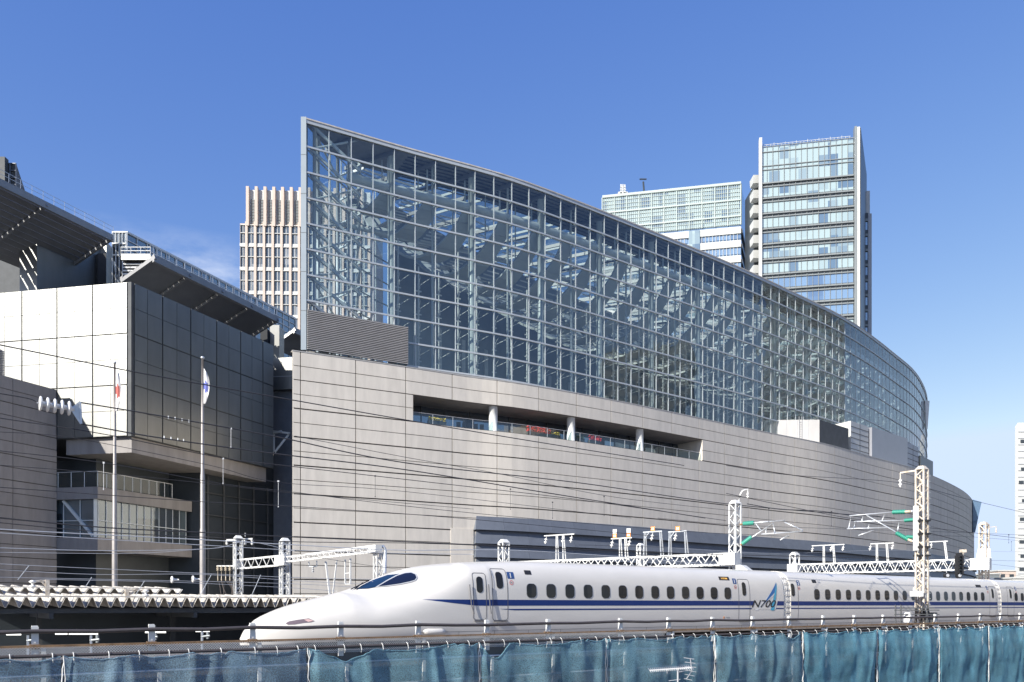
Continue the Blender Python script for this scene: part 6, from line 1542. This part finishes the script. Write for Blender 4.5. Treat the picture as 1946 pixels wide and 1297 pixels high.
for (x0, y0, x1, y1, lab) in ((194, 328, 118, 425, 'slanting tie wire nearest the left edge'), (606, 408, 558, 482, 'slanting tie wire left of the first flagpole'), (955, 432, 890, 535, 'slanting tie wire between the flagpoles'), (1396, 390, 1312, 545, 'slanting tie wire crossing the second flagpole foot'), (1722, 392, 1655, 545, 'slanting tie wire between the two left masts')):
    t = thing('tie_wire', lab, 'wire', at(x1 * .2878, 980 + y1 * .2878, 35), 'slanting tie wires over the platform roof'); MB().tube([at(x0 * .2878, 980 + y0 * .2878, 35), at(x1 * .2878, 980 + y1 * .2878, 35)], .014, 5).build('cable', M['galv'], t)
# white disc insulator string
si = thing('insulator_string', 'string of five large white disc insulators with a triangular clamp at the left', 'insulator', at(110, 790, 31), None)
for k in range(5):
    c = at(74 + 13.6 * k + 1, 767 + 2.3 * k, 31); ax = (at(200, 786, 31) - at(60, 765, 31)).normalized(); mb = MB(); mb.lathe(c - ax * .02, ax, [(0, .05), (.013, .22), (.045, .25), (.09, .21), (.11, .09), (.17, .08), (.21, .07)], 18); mb.build('disc', M['porcelain'], si, True)
mb = MB(); A_, B_, C_ = at(136, 777, 31), at(152, 764, 31), at(154, 806, 31); mb.hexa([A_, A_ + V(.01, .03, 0), B_ + V(0, .03, 0), B_], [A_ - UP * .06, A_ + V(.01, .03, -.06), C_ + V(0, .03, 0), C_]); mb.beam(B_, C_, .07); mb.beam(A_, B_, .05); mb.beam(A_ - UP * .03, C_, .06); mb.tube([at(70, 766, 31), A_], .026, 6); mb.rec = True
mb.build('yoke_plate', M['galv'], si)
for (u, v) in ((320, 793), (333, 795), (346, 798), (359, 800.5), (312, 831), (325, 833), (338, 835), (349, 837)):
    t = thing('wire_clamp', 'small clamp on the ' + ('upper' if v < 815 else 'lower') + ' thick wire, ' + {320: 'first', 333: 'second', 346: 'third', 359: 'fourth', 312: 'first', 325: 'second', 338: 'third', 349: 'fourth'}[u] + ' from the left', 'clamp', at(u, v, 31), 'clamps on the thick wires'); mb = MB(); c = at(u, v, 31); mb.obox(c - V(.012, .015, .05), V(.024, 0, 0), V(0, .03, 0), UP * .09); mb.lathe(c + V(0, 0, -.06), (0, 0, 1), [(0, .01), (.01, .022), (.03, .015)], 6); mb.build('clamp_body', M['galv'], t)
for (u, v, lab) in ((326, 1102, 'single white disc insulator on the low wires, left of the second flagpole'), (366, 1101, 'single white disc insulator on the low wires, close to the left of the second flagpole')):
    t = thing('disc_insulator', lab, 'insulator', at(u, v, 34), 'single disc insulators on the low wires'); mb = MB(); mb.lathe(at(u, v, 34) - t3 * .03, t3, [(0, .03), (.01, .12), (.05, .15), (.08, .11), (.14, .05), (.3, .03)], 14); mb.build('disc', M['porcelain'], t, True)

# ================================================================ ROOF AERIAL IN THE FOREGROUND
aY = 13.5; an_ = thing('tv_aerial', 'thin metal roof aerial with many short rods in front of the blue netting', 'aerial', P(1287, 1297, aY) - UP * 1.5)
z8 = lambda x, y: (860 + x * .2775, 1000 + y * .2775)
def ap(x, y, d=0): u, v = z8(x, y); return P(u, v, aY + d)
mb = MB(); mb.tube([ap(1543, 975), ap(1543, 1075) - UP * 1.4], .016, 8); mb.build('pole', M['gold'], an_)
mb = MB(); mb.beam(ap(1350, 988, .3), ap(1640, 968, -.2), .018); 
mb.build('boom', M['gold'], an_)
mb = MB()
for k in range(22): f = k / 21; p = ap(1350, 988, .3).lerp(ap(1640, 968, -.2), f); mb.beam(p + V(.015, -.06, -.03), p + V(-.015, .06, .03), .006)
mb.build('director_rods', M['gold'], an_)
mb = MB()
for (x0, y0, x1, y1) in ((1583, 902, 1655, 912), (1590, 932, 1662, 940), (1590, 962, 1668, 968), (1592, 985, 1668, 1000), (1590, 1015, 1658, 1028), (1585, 1045, 1640, 1056), (1480, 1060, 1560, 1050)): mb.beam(ap(x0, y0), ap(x1, y1), .010)
mb.beam(ap(1628, 905), ap(1640, 1000), .012); mb.beam(ap(1640, 990), ap(1600, 1050), .014); mb.beam(ap(1468, 985, .1), ap(1470, 1010, .1), .01); mb.beam(ap(1545, 1000), ap(1640, 985), .012)
mb.build('reflector_rods', M['gold'], an_)
